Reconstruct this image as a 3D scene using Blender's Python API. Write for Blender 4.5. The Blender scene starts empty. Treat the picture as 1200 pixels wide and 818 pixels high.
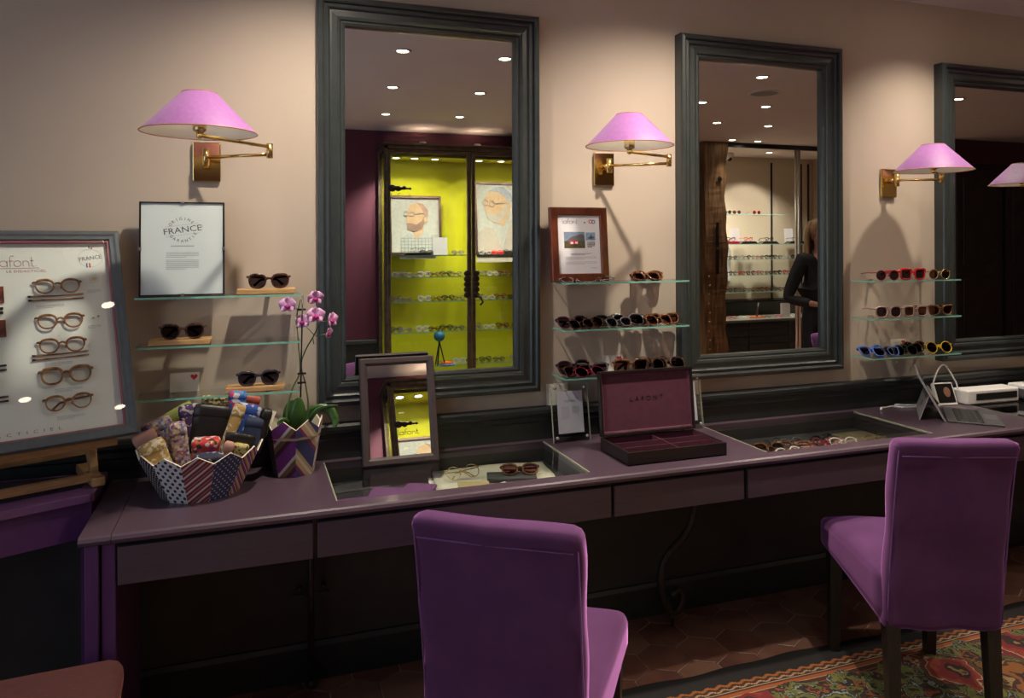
import bpy, bmesh, math, random
from mathutils import Vector, Matrix, Euler

# ---------------------------------------------------------------- camera, world, light, exposure
S = bpy.context.scene
COL = S.collection
cam_d = bpy.data.cameras.new('camera'); cam = bpy.data.objects.new('camera', cam_d); COL.objects.link(cam)
cam.location = (0, -2.683, 1.5)
YAW = 0.3354
cam.rotation_euler = (Matrix.Rotation(-YAW, 3, 'Z') @ Matrix.Rotation(math.pi/2, 3, 'X') @ Matrix.Rotation(-.004, 3, 'Z')).to_euler()
cam_d.sensor_fit = 'HORIZONTAL'; cam_d.sensor_width = 36; cam_d.lens = 878/1200*36
cam_d.shift_y = -(409-285)/1200
cam_d.clip_start = .02
S.camera = cam
S.view_settings.view_transform = 'Standard'; S.view_settings.look = 'None'
S.view_settings.gamma = 1; S.view_settings.exposure = 0.6
W = bpy.data.worlds.new('world'); S.world = W; W.use_nodes = True
W.node_tree.nodes['Background'].inputs[0].default_value = (.55, .62, .8, 1)
W.node_tree.nodes['Background'].inputs[1].default_value = 1.3
S.cycles.caustics_reflective = False; S.cycles.caustics_refractive = False
S.cycles.max_bounces = 8; S.cycles.glossy_bounces = 5; S.cycles.transparent_max_bounces = 24
S.cycles.sample_clamp_indirect = 3
S.cycles.use_denoising = True
CEIL = 2.615
SPOT_W = 62.0        # watts of one ceiling spotlight
SPOT_C = (1.0, .86, .71)
# (x, y, power factor, cone degrees, tilt towards the wall in degrees)
SPOTS = [(.833, -1.64, 1, 66, 0), (1.453, -1.63, 1, 66, 0), (.957, -2.66, 1, 52, 0), (1.609, -2.67, 1, 52, 0),
         (1.10, -3.78, 1, 60, 0), (1.74, -3.72, 1, 60, 0), (3.26, -1.56, 1.2, 66, 0), (3.39, -2.47, .8, 52, 0),
         (4.0, -2.47, .8, 60, 0), (4.10, -3.30, .5, 60, 0), (4.69, -3.32, .3, 70, 0), (4.95, -4.25, .25, 80, 0),
         (5.29, -4.26, .6, 100, 0), (5.34, -5.1, 2.1, 120, 0), (6.1, -5.1, 2.3, 120, 0), (5.23, -1.73, .5, 100, 0),
         (.26, -.58, 1.1, 144, 0), (1.54, -.60, 1.3, 144, 0), (2.90, -.40, .72, 118, 0), (4.1, -.60, .8, 142, 0), (1.95, -.95, .9, 60, 0)]

rnd = random.Random(7)
PI = math.pi
def R(d): return math.radians(d)

# ---------------------------------------------------------------- materials
MATS = {}
def nt(name):
    m = bpy.data.materials.new(name); m.use_nodes = True
    t = m.node_tree; b = t.nodes['Principled BSDF']
    return m, t, b
def N(t, typ, **kw):
    n = t.nodes.new(typ)
    for k, v in kw.items():
        if k.startswith('i_'):
            key = k[2:]; key = int(key) if key.isdigit() else key
            n.inputs[key].default_value = v
        else: setattr(n, k, v)
    return n
def L(t, a, b): t.links.new(a, b)
def ramp(t, fac, stops, interp='LINEAR'):
    r = N(t, 'ShaderNodeValToRGB'); r.color_ramp.interpolation = interp
    e = r.color_ramp.elements
    while len(e) < len(stops): e.new(.5)
    for i, (p, c) in enumerate(stops):
        e[i].position = p; e[i].color = (*c, 1)
    L(t, fac, r.inputs[0]); return r.outputs[0]
def coords(t, kind='Object'):
    return N(t, 'ShaderNodeTexCoord').outputs[kind]
def plain(name, col, rough=.5, metal=0., var=.12, scale=30, bump=.05, coat=0., sheen=0., spec=None, stretch=None, bdist=.002):
    if name in MATS: return MATS[name]
    m, t, b = nt(name)
    co = coords(t)
    if stretch:
        mp = N(t, 'ShaderNodeMapping'); mp.inputs['Scale'].default_value = stretch; L(t, co, mp.inputs[0]); co = mp.outputs[0]
    no = N(t, 'ShaderNodeTexNoise', i_Scale=scale, i_Detail=4.0); L(t, co, no.inputs['Vector'])
    lo = tuple(c*(1-var) for c in col); hi = tuple(min(1, c*(1+var)) for c in col)
    L(t, ramp(t, no.outputs[0], [(.3, lo), (.7, hi)]), b.inputs['Base Color'])
    b.inputs['Roughness'].default_value = rough; b.inputs['Metallic'].default_value = metal
    if bump:
        bp = N(t, 'ShaderNodeBump', i_Strength=bump, i_Distance=bdist); L(t, no.outputs[0], bp.inputs['Height']); L(t, bp.outputs[0], b.inputs['Normal'])
    if coat: b.inputs['Coat Weight'].default_value = coat; b.inputs['Coat Roughness'].default_value = .1
    if sheen: b.inputs['Sheen Tint'].default_value = (*[min(1, c/max(col)*.8+.05) for c in col], 1); b.inputs['Sheen Weight'].default_value = sheen; b.inputs['Sheen Roughness'].default_value = .4
    if spec is not None: b.inputs['Specular IOR Level'].default_value = spec
    MATS[name] = m; return m
def glass(name, tint=(.97, 1, .985), gloss=.03, rough=.0, fr=1.45):
    if name in MATS: return MATS[name]
    m = bpy.data.materials.new(name); m.use_nodes = True; t = m.node_tree; t.nodes.clear()
    o = N(t, 'ShaderNodeOutputMaterial'); mx = N(t, 'ShaderNodeMixShader'); tr = N(t, 'ShaderNodeBsdfTransparent'); g = N(t, 'ShaderNodeBsdfGlossy')
    tr.inputs[0].default_value = (*tint, 1); g.inputs['Roughness'].default_value = rough
    f = N(t, 'ShaderNodeFresnel'); f.inputs[0].default_value = fr
    a = N(t, 'ShaderNodeMath', operation='ADD'); a.inputs[1].default_value = gloss; a.use_clamp = True
    # thin sheet: only its outer faces reflect
    bf = N(t, 'ShaderNodeNewGeometry'); inv = N(t, 'ShaderNodeMath', operation='SUBTRACT'); inv.inputs[0].default_value = 1; L(t, bf.outputs['Backfacing'], inv.inputs[1])
    mu = N(t, 'ShaderNodeMath', operation='MULTIPLY'); L(t, a.outputs[0], mu.inputs[0]); L(t, inv.outputs[0], mu.inputs[1])
    L(t, f.outputs[0], a.inputs[0]); L(t, mu.outputs[0], mx.inputs[0]); L(t, tr.outputs[0], mx.inputs[1]); L(t, g.outputs[0], mx.inputs[2]); L(t, mx.outputs[0], o.inputs[0])
    MATS[name] = m; return m
def emit(name, col, strength):
    if name in MATS: return MATS[name]
    m, t, b = nt(name); b.inputs['Base Color'].default_value = (*col, 1)
    b.inputs['Emission Color'].default_value = (*col, 1); b.inputs['Emission Strength'].default_value = strength
    MATS[name] = m; return m
def mirror_mat():
    m, t, b = nt('mirror silver'); b.inputs['Base Color'].default_value = (.86, .88, .86, 1); b.inputs['Metallic'].default_value = 1; b.inputs['Roughness'].default_value = .0
    no = N(t, 'ShaderNodeTexNoise', i_Scale=3.0); L(t, coords(t), no.inputs['Vector'])
    L(t, ramp(t, no.outputs[0], [(.2, (.85, .87, .85)), (.8, (.87, .89, .87))]), b.inputs['Base Color'])
    return m
def uv_stripes(name, cols, angle, freq, rough=.7):
    """diagonal tie stripes on the UV map (metres): cols repeat across one period"""
    if name in MATS: return MATS[name]
    m, t, b = nt(name); mp = N(t, 'ShaderNodeMapping'); mp.inputs['Rotation'].default_value = (0, 0, R(angle)); mp.inputs['Scale'].default_value = (freq, freq, 1)
    L(t, coords(t, 'UV'), mp.inputs[0]); sx = N(t, 'ShaderNodeSeparateXYZ'); L(t, mp.outputs[0], sx.inputs[0])
    fr = N(t, 'ShaderNodeMath', operation='FRACT'); L(t, sx.outputs[0], fr.inputs[0])
    k = 0; st = []
    for w, c in cols: st.append((k, c)); k += w
    L(t, ramp(t, fr.outputs[0], st, 'CONSTANT'), b.inputs['Base Color']); b.inputs['Roughness'].default_value = rough
    MATS[name] = m; return m
def uv_dots(name, base, dot, freq, rad=.28, rough=.7):
    if name in MATS: return MATS[name]
    m, t, b = nt(name); mp = N(t, 'ShaderNodeMapping'); mp.inputs['Scale'].default_value = (freq, freq, 1); mp.inputs['Rotation'].default_value = (0, 0, R(45))
    L(t, coords(t, 'UV'), mp.inputs[0]); vf = N(t, 'ShaderNodeVectorMath', operation='FRACTION'); L(t, mp.outputs[0], vf.inputs[0])
    su = N(t, 'ShaderNodeVectorMath', operation='DISTANCE'); L(t, vf.outputs[0], su.inputs[0]); su.inputs[1].default_value = (.5, .5, 0)
    L(t, ramp(t, su.outputs['Value'], [(0, dot), (rad, base)], 'CONSTANT'), b.inputs['Base Color']); b.inputs['Roughness'].default_value = rough
    MATS[name] = m; return m
def cells(name, stops, scale, rough=.8, kind='Object'):
    if name in MATS: return MATS[name]
    m, t, b = nt(name); v = N(t, 'ShaderNodeTexVoronoi', i_Scale=scale); L(t, coords(t, kind), v.inputs['Vector'])
    sp = N(t, 'ShaderNodeSeparateColor'); L(t, v.outputs['Color'], sp.inputs[0])
    L(t, ramp(t, sp.outputs[0], stops, 'CONSTANT'), b.inputs['Base Color']); b.inputs['Roughness'].default_value = rough
    MATS[name] = m; return m
def tortoise(name, a, b_, scale=60, rough=.15):
    if name in MATS: return MATS[name]
    m, t, b = nt(name); n = N(t, 'ShaderNodeTexNoise', i_Scale=scale, i_Detail=3.0); L(t, coords(t), n.inputs['Vector'])
    L(t, ramp(t, n.outputs[0], [(.42, a), (.58, b_)]), b.inputs['Base Color']); b.inputs['Roughness'].default_value = rough
    MATS[name] = m; return m

m_wall = plain('beige wall paint', (.545, .462, .372), .75, var=.03, scale=3, bump=.02)
m_ceil = plain('off white ceiling paint', (.80, .76, .75), .8, var=.02, scale=3, bump=.0)
m_frame = plain('dark slate green frame paint', (.030, .038, .038), .33, var=.15, scale=25, bump=.08, coat=.15)
m_dark = plain('black green panel paint', (.014, .018, .018), .4, var=.15, scale=20, bump=.05)
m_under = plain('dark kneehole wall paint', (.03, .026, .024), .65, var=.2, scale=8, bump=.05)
m_counter = plain('purple counter paint', (.080, .052, .074), .30, var=.08, scale=14, bump=.10, stretch=(1, 12, 12), coat=.2)
m_drawer = plain('purple drawer paint', (.085, .06, .075), .38, var=.10, scale=12, bump=.10, stretch=(1, 10, 10))
m_plum = plain('plum leg paint', (.10, .035, .13), .4, var=.1, scale=12, bump=.05, stretch=(8, 8, 1))
m_bench = plain('purple table paint', (.17, .07, .20), .35, var=.12, scale=12, bump=.08, stretch=(1, 14, 14), coat=.2)
m_velvet = plain('purple velvet', (.084, .031, .092), .85, var=.14, scale=9, bump=.15, sheen=.85, spec=.15)
m_velvet_seam = plain('purple velvet seam', (.17, .075, .21), .8, sheen=.4, spec=.2)
m_wenge = plain('black brown wood', (.016, .012, .010), .4, var=.3, scale=20, stretch=(8, 8, 1))
m_brass = plain('polished brass', (.80, .58, .22), .16, 1, var=.08, scale=5, bump=0)
m_steel = plain('brushed steel', (.62, .62, .60), .3, 1, var=.05, bump=0)
m_gold = plain('gold metal', (.75, .58, .30), .25, 1, var=.05, bump=0)
m_silver = plain('silver metal', (.75, .75, .75), .2, 1, var=.05, bump=0)
m_wood = plain('light oak', (.52, .31, .13), .5, var=.25, scale=14, bump=.1, stretch=(2, 20, 20))
m_easel = plain('beech wood', (.42, .24, .11), .5, var=.2, scale=12, bump=.1, stretch=(2, 18, 18))
m_mahog = plain('mahogany', (.13, .03, .014), .3, var=.3, scale=12, bump=.05, stretch=(10, 10, 2), coat=.3)
m_paper = plain('white paper', (.86, .87, .92), .7, var=.02, bump=0)
m_card = plain('cream card', (.78, .73, .64), .7, var=.02, bump=0)
m_cream = plain('cream edge card', (.72, .66, .52), .7, var=.05, bump=0)
m_ink = plain('grey ink', (.11, .11, .13), .6, var=.02, bump=0)
m_inkl = plain('pale grey ink', (.42, .42, .45), .6, var=.02, bump=0)
m_red = plain('red print', (.62, .02, .05), .5, var=.05, bump=0)
m_blue = plain('blue print', (.05, .14, .42), .5, var=.05, bump=0)
m_rose = plain('dusky red print', (.42, .12, .15), .6, var=.05, bump=0)
m_black = plain('black satin', (.012, .011, .012), .3, var=.2, bump=.02)
m_boxwood = plain('black stained box wood', (.014, .010, .009), .3, var=.3, scale=16, bump=.04, stretch=(2, 16, 16), coat=.2)
m_plumsuede = plain('plum suede', (.075, .016, .034), .8, var=.12, scale=40, bump=.1, sheen=.3)
m_mirror = mirror_mat()
m_glass = glass('clear glass')
m_shelf = glass('shelf glass', (.975, .992, .985), .02)
m_edge = plain('green glass edge', (.22, .52, .42), .15, var=.1, bump=0)
m_acry = glass('clear acrylic', (.97, .98, .97), .03)
m_lens = glass('dark sunglass lens', (.07, .05, .06), .05)
m_lensb = glass('brown sunglass lens', (.16, .07, .05), .05)
m_lensr = glass('rose brown sunglass lens', (.35, .14, .16), .04)
m_lensc = glass('clear demo lens', (.94, .94, .94), .06)
m_tort = tortoise('dark tortoiseshell', (.014, .008, .008), (.075, .028, .016))
m_torl = tortoise('amber tortoiseshell', (.20, .07, .02), (.50, .24, .08), 45)
m_red2 = plain('bright red acetate', (.62, .03, .03), .15, bump=0)
m_crim = plain('crimson acetate', (.28, .015, .04), .15, bump=0)
m_orange = plain('orange acetate', (.75, .14, .03), .15, bump=0)
m_yellow = plain('yellow acetate', (.75, .50, .03), .15, bump=0)
m_bluea = plain('blue acetate', (.10, .18, .55), .15, bump=0)
m_greena = plain('dark green acetate', (.03, .10, .05), .15, bump=0)
m_pinka = plain('taupe pink acetate', (.40, .25, .22), .2, bump=0)
m_hon = tortoise('honey tortoiseshell', (.08, .03, .012), (.22, .095, .035), 40)
m_clear = plain('crystal acetate', (.60, .58, .56), .1, bump=0)
m_iron = plain('wrought iron', (.045, .035, .028), .45, .6, var=.3, bump=.15)
m_cabinet = plain('aged bronze frame', (.10, .075, .05), .4, .5, var=.35, scale=18, bump=.1)
m_lime = plain('lime paint', (.56, .56, .004), .6, var=.04, scale=4, bump=0)
m_magenta = plain('magenta wall paint', (.085, .014, .038), .7, var=.04, scale=3, bump=0)
m_dado = plain('dark green grey dado paint', (.025, .033, .032), .45, var=.1, bump=0)
m_white = plain('white plastic', (.88, .87, .86), .35, var=.02, bump=0)
m_greyp = plain('grey metal tablet shell', (.36, .36, .37), .4, .4, var=.03, bump=0)
m_kb = plain('charcoal keyboard fabric', (.05, .052, .055), .7, var=.08, scale=80, bump=.05)
m_key = plain('dark key plastic', (.022, .022, .025), .45, var=.05, bump=0)
m_screen = plain('black glass screen', (.006, .006, .008), .08, var=.1, bump=0)
m_leaf = plain('orchid leaf green', (.035, .095, .018), .35, var=.25, scale=12, bump=.1)
m_stem = plain('orchid stem green', (.09, .15, .05), .5, var=.2, bump=0)
m_petal = plain('pink orchid petal', (.68, .36, .62), .6, var=.25, scale=60, bump=.05)
m_lip = plain('magenta orchid lip', (.42, .02, .20), .5, var=.2, bump=0)
m_bark = plain('bark chips', (.05, .03, .02), .9, var=.5, scale=60, bump=.5)
m_hair = plain('light brown hair', (.30, .18, .09), .5, var=.35, scale=20, bump=.3, stretch=(25, 25, 1))
m_skin = plain('skin', (.55, .30, .22), .5, var=.06, bump=0)
m_coat = plain('black coat cloth', (.012, .012, .014), .8, var=.2, bump=.1)
m_redwool = plain('rust red woven upholstery', (.075, .02, .017), .85, var=.3, scale=60, bump=.3, stretch=(1, 5, 1), sheen=.2)
m_slate = plain('slate blue grey case paint', (.09, .11, .125), .4, var=.1, bump=.03)
m_scarf = plain('cream linen', (.66, .62, .50), .8, var=.06, scale=12, bump=.1)
m_kraft = plain('kraft card', (.42, .33, .16), .7, var=.06, bump=0)
m_trim = plain('white spotlight ring', (.6, .58, .55), .4, bump=0)
m_bulb = emit('lit spotlight lens', (1, .86, .66), 14)
m_lampbulb = emit('lit lamp bulb', (1, .85, .62), 10)
def shade_mat():
    m = bpy.data.materials.new('lilac silk shade'); m.use_nodes = True; t = m.node_tree; b = t.nodes['Principled BSDF']; o = t.nodes['Material Output']
    n = N(t, 'ShaderNodeTexNoise', i_Scale=80.0); mp = N(t, 'ShaderNodeMapping'); mp.inputs['Scale'].default_value = (1, 1, .05); L(t, coords(t), mp.inputs[0]); L(t, mp.outputs[0], n.inputs['Vector'])
    c = ramp(t, n.outputs[0], [(.3, (.36, .135, .42)), (.7, (.41, .16, .47))]); L(t, c, b.inputs['Base Color']); b.inputs['Roughness'].default_value = .55; b.inputs['Sheen Weight'].default_value = .2
    tr = N(t, 'ShaderNodeBsdfTranslucent'); L(t, c, tr.inputs[0]); mx = N(t, 'ShaderNodeMixShader'); mx.inputs[0].default_value = .3
    L(t, b.outputs[0], mx.inputs[1]); L(t, tr.outputs[0], mx.inputs[2]); L(t, mx.outputs[0], o.inputs[0]); return m
m_shade = shade_mat()
m_shadein = plain('white shade lining', (.86, .82, .76), .7, var=.01, bump=0)
def tile_mat():
    m, t, b = nt('terracotta hexagon tile'); inf = N(t, 'ShaderNodeObjectInfo'); n = N(t, 'ShaderNodeTexNoise', i_Scale=7.0, i_Detail=6.0); L(t, coords(t), n.inputs['Vector'])
    a = N(t, 'ShaderNodeMath', operation='MULTIPLY_ADD'); L(t, inf.outputs['Random'], a.inputs[0]); a.inputs[1].default_value = .4; L(t, n.outputs[0], a.inputs[2])
    L(t, ramp(t, a.outputs[0], [(.3, (.10, .042, .032)), (.6, (.17, .075, .052)), (.9, (.23, .12, .08))]), b.inputs['Base Color']); b.inputs['Roughness'].default_value = .42
    bp = N(t, 'ShaderNodeBump', i_Strength=.15, i_Distance=.003); L(t, n.outputs[0], bp.inputs['Height']); L(t, bp.outputs[0], b.inputs['Normal']); return m
m_tile = tile_mat()
m_grout = plain('pale grout', (.42, .37, .32), .9, var=.2, scale=40)
def rug_mat():
    m, t, b = nt('floral kilim wool'); co = coords(t)
    def warp(scale, amt):
        n = N(t, 'ShaderNodeTexNoise', i_Scale=scale, i_Detail=3.0); L(t, co, n.inputs['Vector'])
        mx = N(t, 'ShaderNodeMixRGB'); mx.inputs[0].default_value = amt; L(t, co, mx.inputs[1]); L(t, n.outputs['Color'], mx.inputs[2]); return mx.outputs[0]
    def rings(vec, scale, stops):     # petal-like bands round each cell centre
        v = N(t, 'ShaderNodeTexVoronoi', i_Scale=scale); L(t, vec, v.inputs['Vector']); sp = N(t, 'ShaderNodeSeparateColor'); L(t, v.outputs['Color'], sp.inputs[0])
        a = N(t, 'ShaderNodeMath', operation='MULTIPLY_ADD'); L(t, v.outputs['Distance'], a.inputs[0]); a.inputs[1].default_value = 1.5; L(t, sp.outputs[0], a.inputs[2])
        f = N(t, 'ShaderNodeMath', operation='FRACT'); L(t, a.outputs[0], f.inputs[0]); return ramp(t, f.outputs[0], stops, 'CONSTANT'), sp
    w1 = warp(10.0, .14); w2 = warp(22.0, .08)
    big, sp1 = rings(w1, 5.5, [(0, (.020, .008, .006)), (.12, (.13, .010, .012)), (.24, (.17, .025, .012)), (.34, (.30, .22, .14)), (.38, (.10, .008, .012)), (.50, (.05, .045, .012)), (.62, (.018, .010, .008)), (.72, (.15, .055, .010)), (.84, (.035, .010, .008)), (.93, (.20, .13, .05))])
    leaf_, sp2 = rings(w2, 13.0, [(0, (.015, .010, .008)), (.16, (.075, .085, .018)), (.32, (.12, .11, .03)), (.42, (.03, .035, .014)), (.55, (.16, .20, .19)), (.62, (.02, .012, .01)), (.78, (.17, .05, .012)), (.9, (.05, .012, .01))])
    pick = ramp(t, sp1.outputs[1], [(0, (0, 0, 0)), (.45, (1, 1, 1))], 'CONSTANT')
    f1 = N(t, 'ShaderNodeMixRGB'); L(t, pick, f1.inputs[0]); L(t, big, f1.inputs[1]); L(t, leaf_, f1.inputs[2])
    # border, measured from the rug's long edge (object y = 0)
    sx = N(t, 'ShaderNodeSeparateXYZ'); L(t, co, sx.inputs[0])
    zg = N(t, 'ShaderNodeMath', operation='PINGPONG'); L(t, sx.outputs[0], zg.inputs[0]); zg.inputs[1].default_value = .024
    sn = N(t, 'ShaderNodeMath', operation='SNAP'); L(t, zg.outputs[0], sn.inputs[0]); sn.inputs[1].default_value = .008
    ad = N(t, 'ShaderNodeMath', operation='MULTIPLY_ADD'); L(t, sn.outputs[0], ad.inputs[0]); ad.inputs[1].default_value = .55; L(t, sx.outputs[1], ad.inputs[2])
    ng = N(t, 'ShaderNodeMath', operation='MULTIPLY'); L(t, ad.outputs[0], ng.inputs[0]); ng.inputs[1].default_value = -1
    zig = ramp(t, ng.outputs[0], [(0, (.008, .007, .007)), (.080, (.22, .07, .012)), (.092, (.035, .012, .008)), (.104, (.26, .17, .09)), (.110, (.045, .015, .010))], 'CONSTANT')
    yn = N(t, 'ShaderNodeMath', operation='MULTIPLY'); L(t, sx.outputs[1], yn.inputs[0]); yn.inputs[1].default_value = -1
    lin = ramp(t, yn.outputs[0], [(0, (0, 0, 0)), (.122, (.28, .20, .12)), (.128, (.045, .015, .010)), (.136, (.22, .055, .012)), (.150, (.26, .18, .10)), (.155, (.045, .014, .010)), (.172, (.20, .06, .015)), (.178, (.03, .01, .008))], 'CONSTANT')
    k1 = ramp(t, yn.outputs[0], [(0, (0, 0, 0)), (.120, (1, 1, 1))], 'CONSTANT'); f3 = N(t, 'ShaderNodeMixRGB'); L(t, k1, f3.inputs[0]); L(t, zig, f3.inputs[1]); L(t, lin, f3.inputs[2])
    nb = N(t, 'ShaderNodeTexNoise', i_Scale=7.0, i_Detail=3.0); L(t, co, nb.inputs['Vector'])
    nbm = N(t, 'ShaderNodeMath', operation='MULTIPLY_ADD'); L(t, nb.outputs[0], nbm.inputs[0]); nbm.inputs[1].default_value = .16; L(t, yn.outputs[0], nbm.inputs[2])
    fac = ramp(t, nbm.outputs[0], [(0, (0, 0, 0)), (.235, (1, 1, 1))], 'CONSTANT')
    f2 = N(t, 'ShaderNodeMixRGB'); L(t, fac, f2.inputs[0]); L(t, f3.outputs[0], f2.inputs[1]); L(t, f1.outputs[0], f2.inputs[2])
    L(t, f2.outputs[0], b.inputs['Base Color']); b.inputs['Roughness'].default_value = .95
    nn = N(t, 'ShaderNodeTexNoise', i_Scale=180.0); L(t, co, nn.inputs['Vector']); bp = N(t, 'ShaderNodeBump', i_Strength=.6, i_Distance=.003); L(t, nn.outputs[0], bp.inputs['Height']); L(t, bp.outputs[0], b.inputs['Normal'])
    return m
m_rug = rug_mat()

# ---------------------------------------------------------------- mesh helpers
class MB:
    def __init__(s): s.v = []; s.f = []; s.mi = []; s.sm = []; s.uv = None
    def add(s, vs, fs, mi=0, smooth=False):
        o = len(s.v); s.v += [tuple(p) for p in vs]
        for f in fs: s.f.append(tuple(i+o for i in f)); s.mi.append(mi); s.sm.append(smooth)
        return s
    def box(s, x0, x1, y0, y1, z0, z1, mi=0, rot=None, at=None):
        vs = [Vector(p) for p in ((x0,y0,z0),(x1,y0,z0),(x1,y1,z0),(x0,y1,z0),(x0,y0,z1),(x1,y0,z1),(x1,y1,z1),(x0,y1,z1))]
        if rot is not None:
            c = Vector(at) if at is not None else Vector(((x0+x1)/2, (y0+y1)/2, (z0+z1)/2))
            M = rot if isinstance(rot, Matrix) else Euler(rot).to_matrix()
            vs = [c + M @ (p-c) for p in vs]
        return s.add(vs, [(0,3,2,1),(4,5,6,7),(0,1,5,4),(1,2,6,5),(2,3,7,6),(3,0,4,7)], mi)
    def tube(s, pts, r, n=8, closed=False, mi=0, cap=True, flat=1.0, up=None):
        pts = [Vector(p) for p in pts]; k = len(pts)
        rs = r if isinstance(r, (list, tuple)) else [r]*k
        vs = []; prev = None
        for i, p in enumerate(pts):
            a = pts[(i-1) % k] if (closed or i > 0) else p
            b = pts[(i+1) % k] if (closed or i < k-1) else p
            t = (b-a).normalized() if (b-a).length > 1e-9 else Vector((0, 0, 1))
            if up is not None: u = Vector(up)
            elif prev is not None: u = prev
            else: u = Vector((0, 0, 1)) if abs(t.z) < .9 else Vector((0, 1, 0))
            u = (u - t*u.dot(t))
            if u.length < 1e-6: u = t.orthogonal()
            u.normalize(); w = t.cross(u); prev = u
            for j in range(n):
                an = 2*PI*j/n + (PI/n if n == 4 else 0)
                vs.append(p + u*math.cos(an)*rs[i]*flat + w*math.sin(an)*rs[i])
        fs = []
        for i in range(k if closed else k-1):
            for j in range(n):
                a = i*n+j; b = i*n+(j+1) % n; c = ((i+1) % k)*n+(j+1) % n; d = ((i+1) % k)*n+j
                fs.append((a, d, c, b))
        if not closed and cap: fs += [tuple(range(n)), tuple(range((k-1)*n+n-1, (k-1)*n-1, -1))]
        return s.add(vs, fs, mi, n > 4)
    def lathe(s, prof, n=32, c=(0, 0, 0), mi=0, smooth=True):
        vs = []; k = len(prof)
        for r, z in prof:
            for j in range(n):
                a = 2*PI*j/n; vs.append((c[0]+r*math.cos(a), c[1]+r*math.sin(a), c[2]+z))
        fs = [(i*n+j, i*n+(j+1) % n, (i+1)*n+(j+1) % n, (i+1)*n+j) for i in range(k-1) for j in range(n)]
        return s.add(vs, fs, mi, smooth)
    def prism(s, out, y0, y1, mi=0, plane='xz'):
        """outline (a,b) extruded along the third axis"""
        n = len(out)
        def P(a, b, d): return {'xz': (a, d, b), 'xy': (a, b, d), 'yz': (d, a, b)}[plane]
        vs = [P(a, b, y0) for a, b in out]+[P(a, b, y1) for a, b in out]
        fs = [tuple(range(n)), tuple(range(2*n-1, n-1, -1))]+[(i, i+n, (i+1) % n+n, (i+1) % n) for i in range(n)]
        return s.add(vs, fs, mi)
    def soft(s, size, rad, seg=(8, 8, 8), fn=None, mi=0, c=(0, 0, 0)):
        """rounded box, subdivided; fn deforms each point"""
        hx, hy, hz = size[0]/2, size[1]/2, size[2]/2; nx, ny, nz = seg; idx = {}; vs = []; fs = []
        def vid(i, j, k):
            if (i, j, k) in idx: return idx[(i, j, k)]
            p = Vector((hx*(2*i/nx-1), hy*(2*j/ny-1), hz*(2*k/nz-1)))
            q = Vector((max(-hx+rad, min(hx-rad, p.x)), max(-hy+rad, min(hy-rad, p.y)), max(-hz+rad, min(hz-rad, p.z))))
            d = p-q
            if d.length > rad: p = q + d.normalized()*rad
            p = p+Vector(c)
            if fn: p = Vector(fn(p))
            idx[(i, j, k)] = len(vs); vs.append(p); return idx[(i, j, k)]
        for a in range(ny):
            for b in range(nz):
                fs.append((vid(0,a,b), vid(0,a,b+1), vid(0,a+1,b+1), vid(0,a+1,b))); fs.append((vid(nx,a,b), vid(nx,a+1,b), vid(nx,a+1,b+1), vid(nx,a,b+1)))
        for a in range(nx):
            for b in range(nz):
                fs.append((vid(a,0,b), vid(a+1,0,b), vid(a+1,0,b+1), vid(a,0,b+1))); fs.append((vid(a,ny,b), vid(a,ny,b+1), vid(a+1,ny,b+1), vid(a+1,ny,b)))
        for a in range(nx):
            for b in range(ny):
                fs.append((vid(a,b,0), vid(a,b+1,0), vid(a+1,b+1,0), vid(a+1,b,0))); fs.append((vid(a,b,nz), vid(a+1,b,nz), vid(a+1,b+1,nz), vid(a,b+1,nz)))
        return s.add(vs, fs, mi, True)
    def ball(s, c, r, n=12, m=8, mi=0, scale=(1, 1, 1)):
        vs = []; fs = []
        for i in range(m+1):
            th = PI*i/m
            for j in range(n):
                a = 2*PI*j/n; vs.append((c[0]+r*scale[0]*math.sin(th)*math.cos(a), c[1]+r*scale[1]*math.sin(th)*math.sin(a), c[2]+r*scale[2]*math.cos(th)))
        for i in range(m):
            for j in range(n): fs.append((i*n+j, (i+1)*n+j, (i+1)*n+(j+1) % n, i*n+(j+1) % n))
        return s.add(vs, fs, mi, True)
    def xf(s, M, start=0):
        for i in range(start, len(s.v)): s.v[i] = tuple(M @ Vector(s.v[i]))
        return s
    def mesh(s, name, mats):
        me = bpy.data.meshes.new(name); me.from_pydata(s.v, [], s.f)
        for m in (mats if isinstance(mats, (list, tuple)) else [mats]): me.materials.append(m)
        me.polygons.foreach_set('material_index', s.mi); me.polygons.foreach_set('use_smooth', s.sm)
        if s.uv:
            ul = me.uv_layers.new(name='UVMap')
            for lp in me.loops: ul.data[lp.index].uv = s.uv[lp.vertex_index]
        me.validate(); me.update(); return me

def part(name, mb, mats, parent=None, bevel=0, label=None, kind=None, seg=2):
    me = mb if isinstance(mb, bpy.types.Mesh) else mb.mesh(name, mats)
    o = bpy.data.objects.new(name, me); COL.objects.link(o); o.parent = parent
    if bevel:
        b = o.modifiers.new('bevel', 'BEVEL'); b.width = bevel; b.segments = seg; b.limit_method = 'ANGLE'; b.harden_normals = False
    if label: o['label'] = label
    if kind: o['kind'] = kind
    return o
def tag(o, label, cat, group=None, kind=None):
    o['label'] = label; o['category'] = cat
    if group: o['group'] = group
    if kind: o['kind'] = kind
    return o
def thing(name, label, cat, loc=(0, 0, 0), rot=(0, 0, 0), group=None):
    o = bpy.data.objects.new(name, None); COL.objects.link(o); o.location = loc
    if isinstance(rot, (int, float)): rot = (0, 0, rot)
    o.rotation_euler = rot; o.empty_display_size = .05
    return tag(o, label, cat, group)
def struct(name, mb, mats, parent=None, bevel=0):
    o = part(name, mb, mats, parent, bevel)
    if parent is None: o['kind'] = 'structure'
    return o
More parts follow.
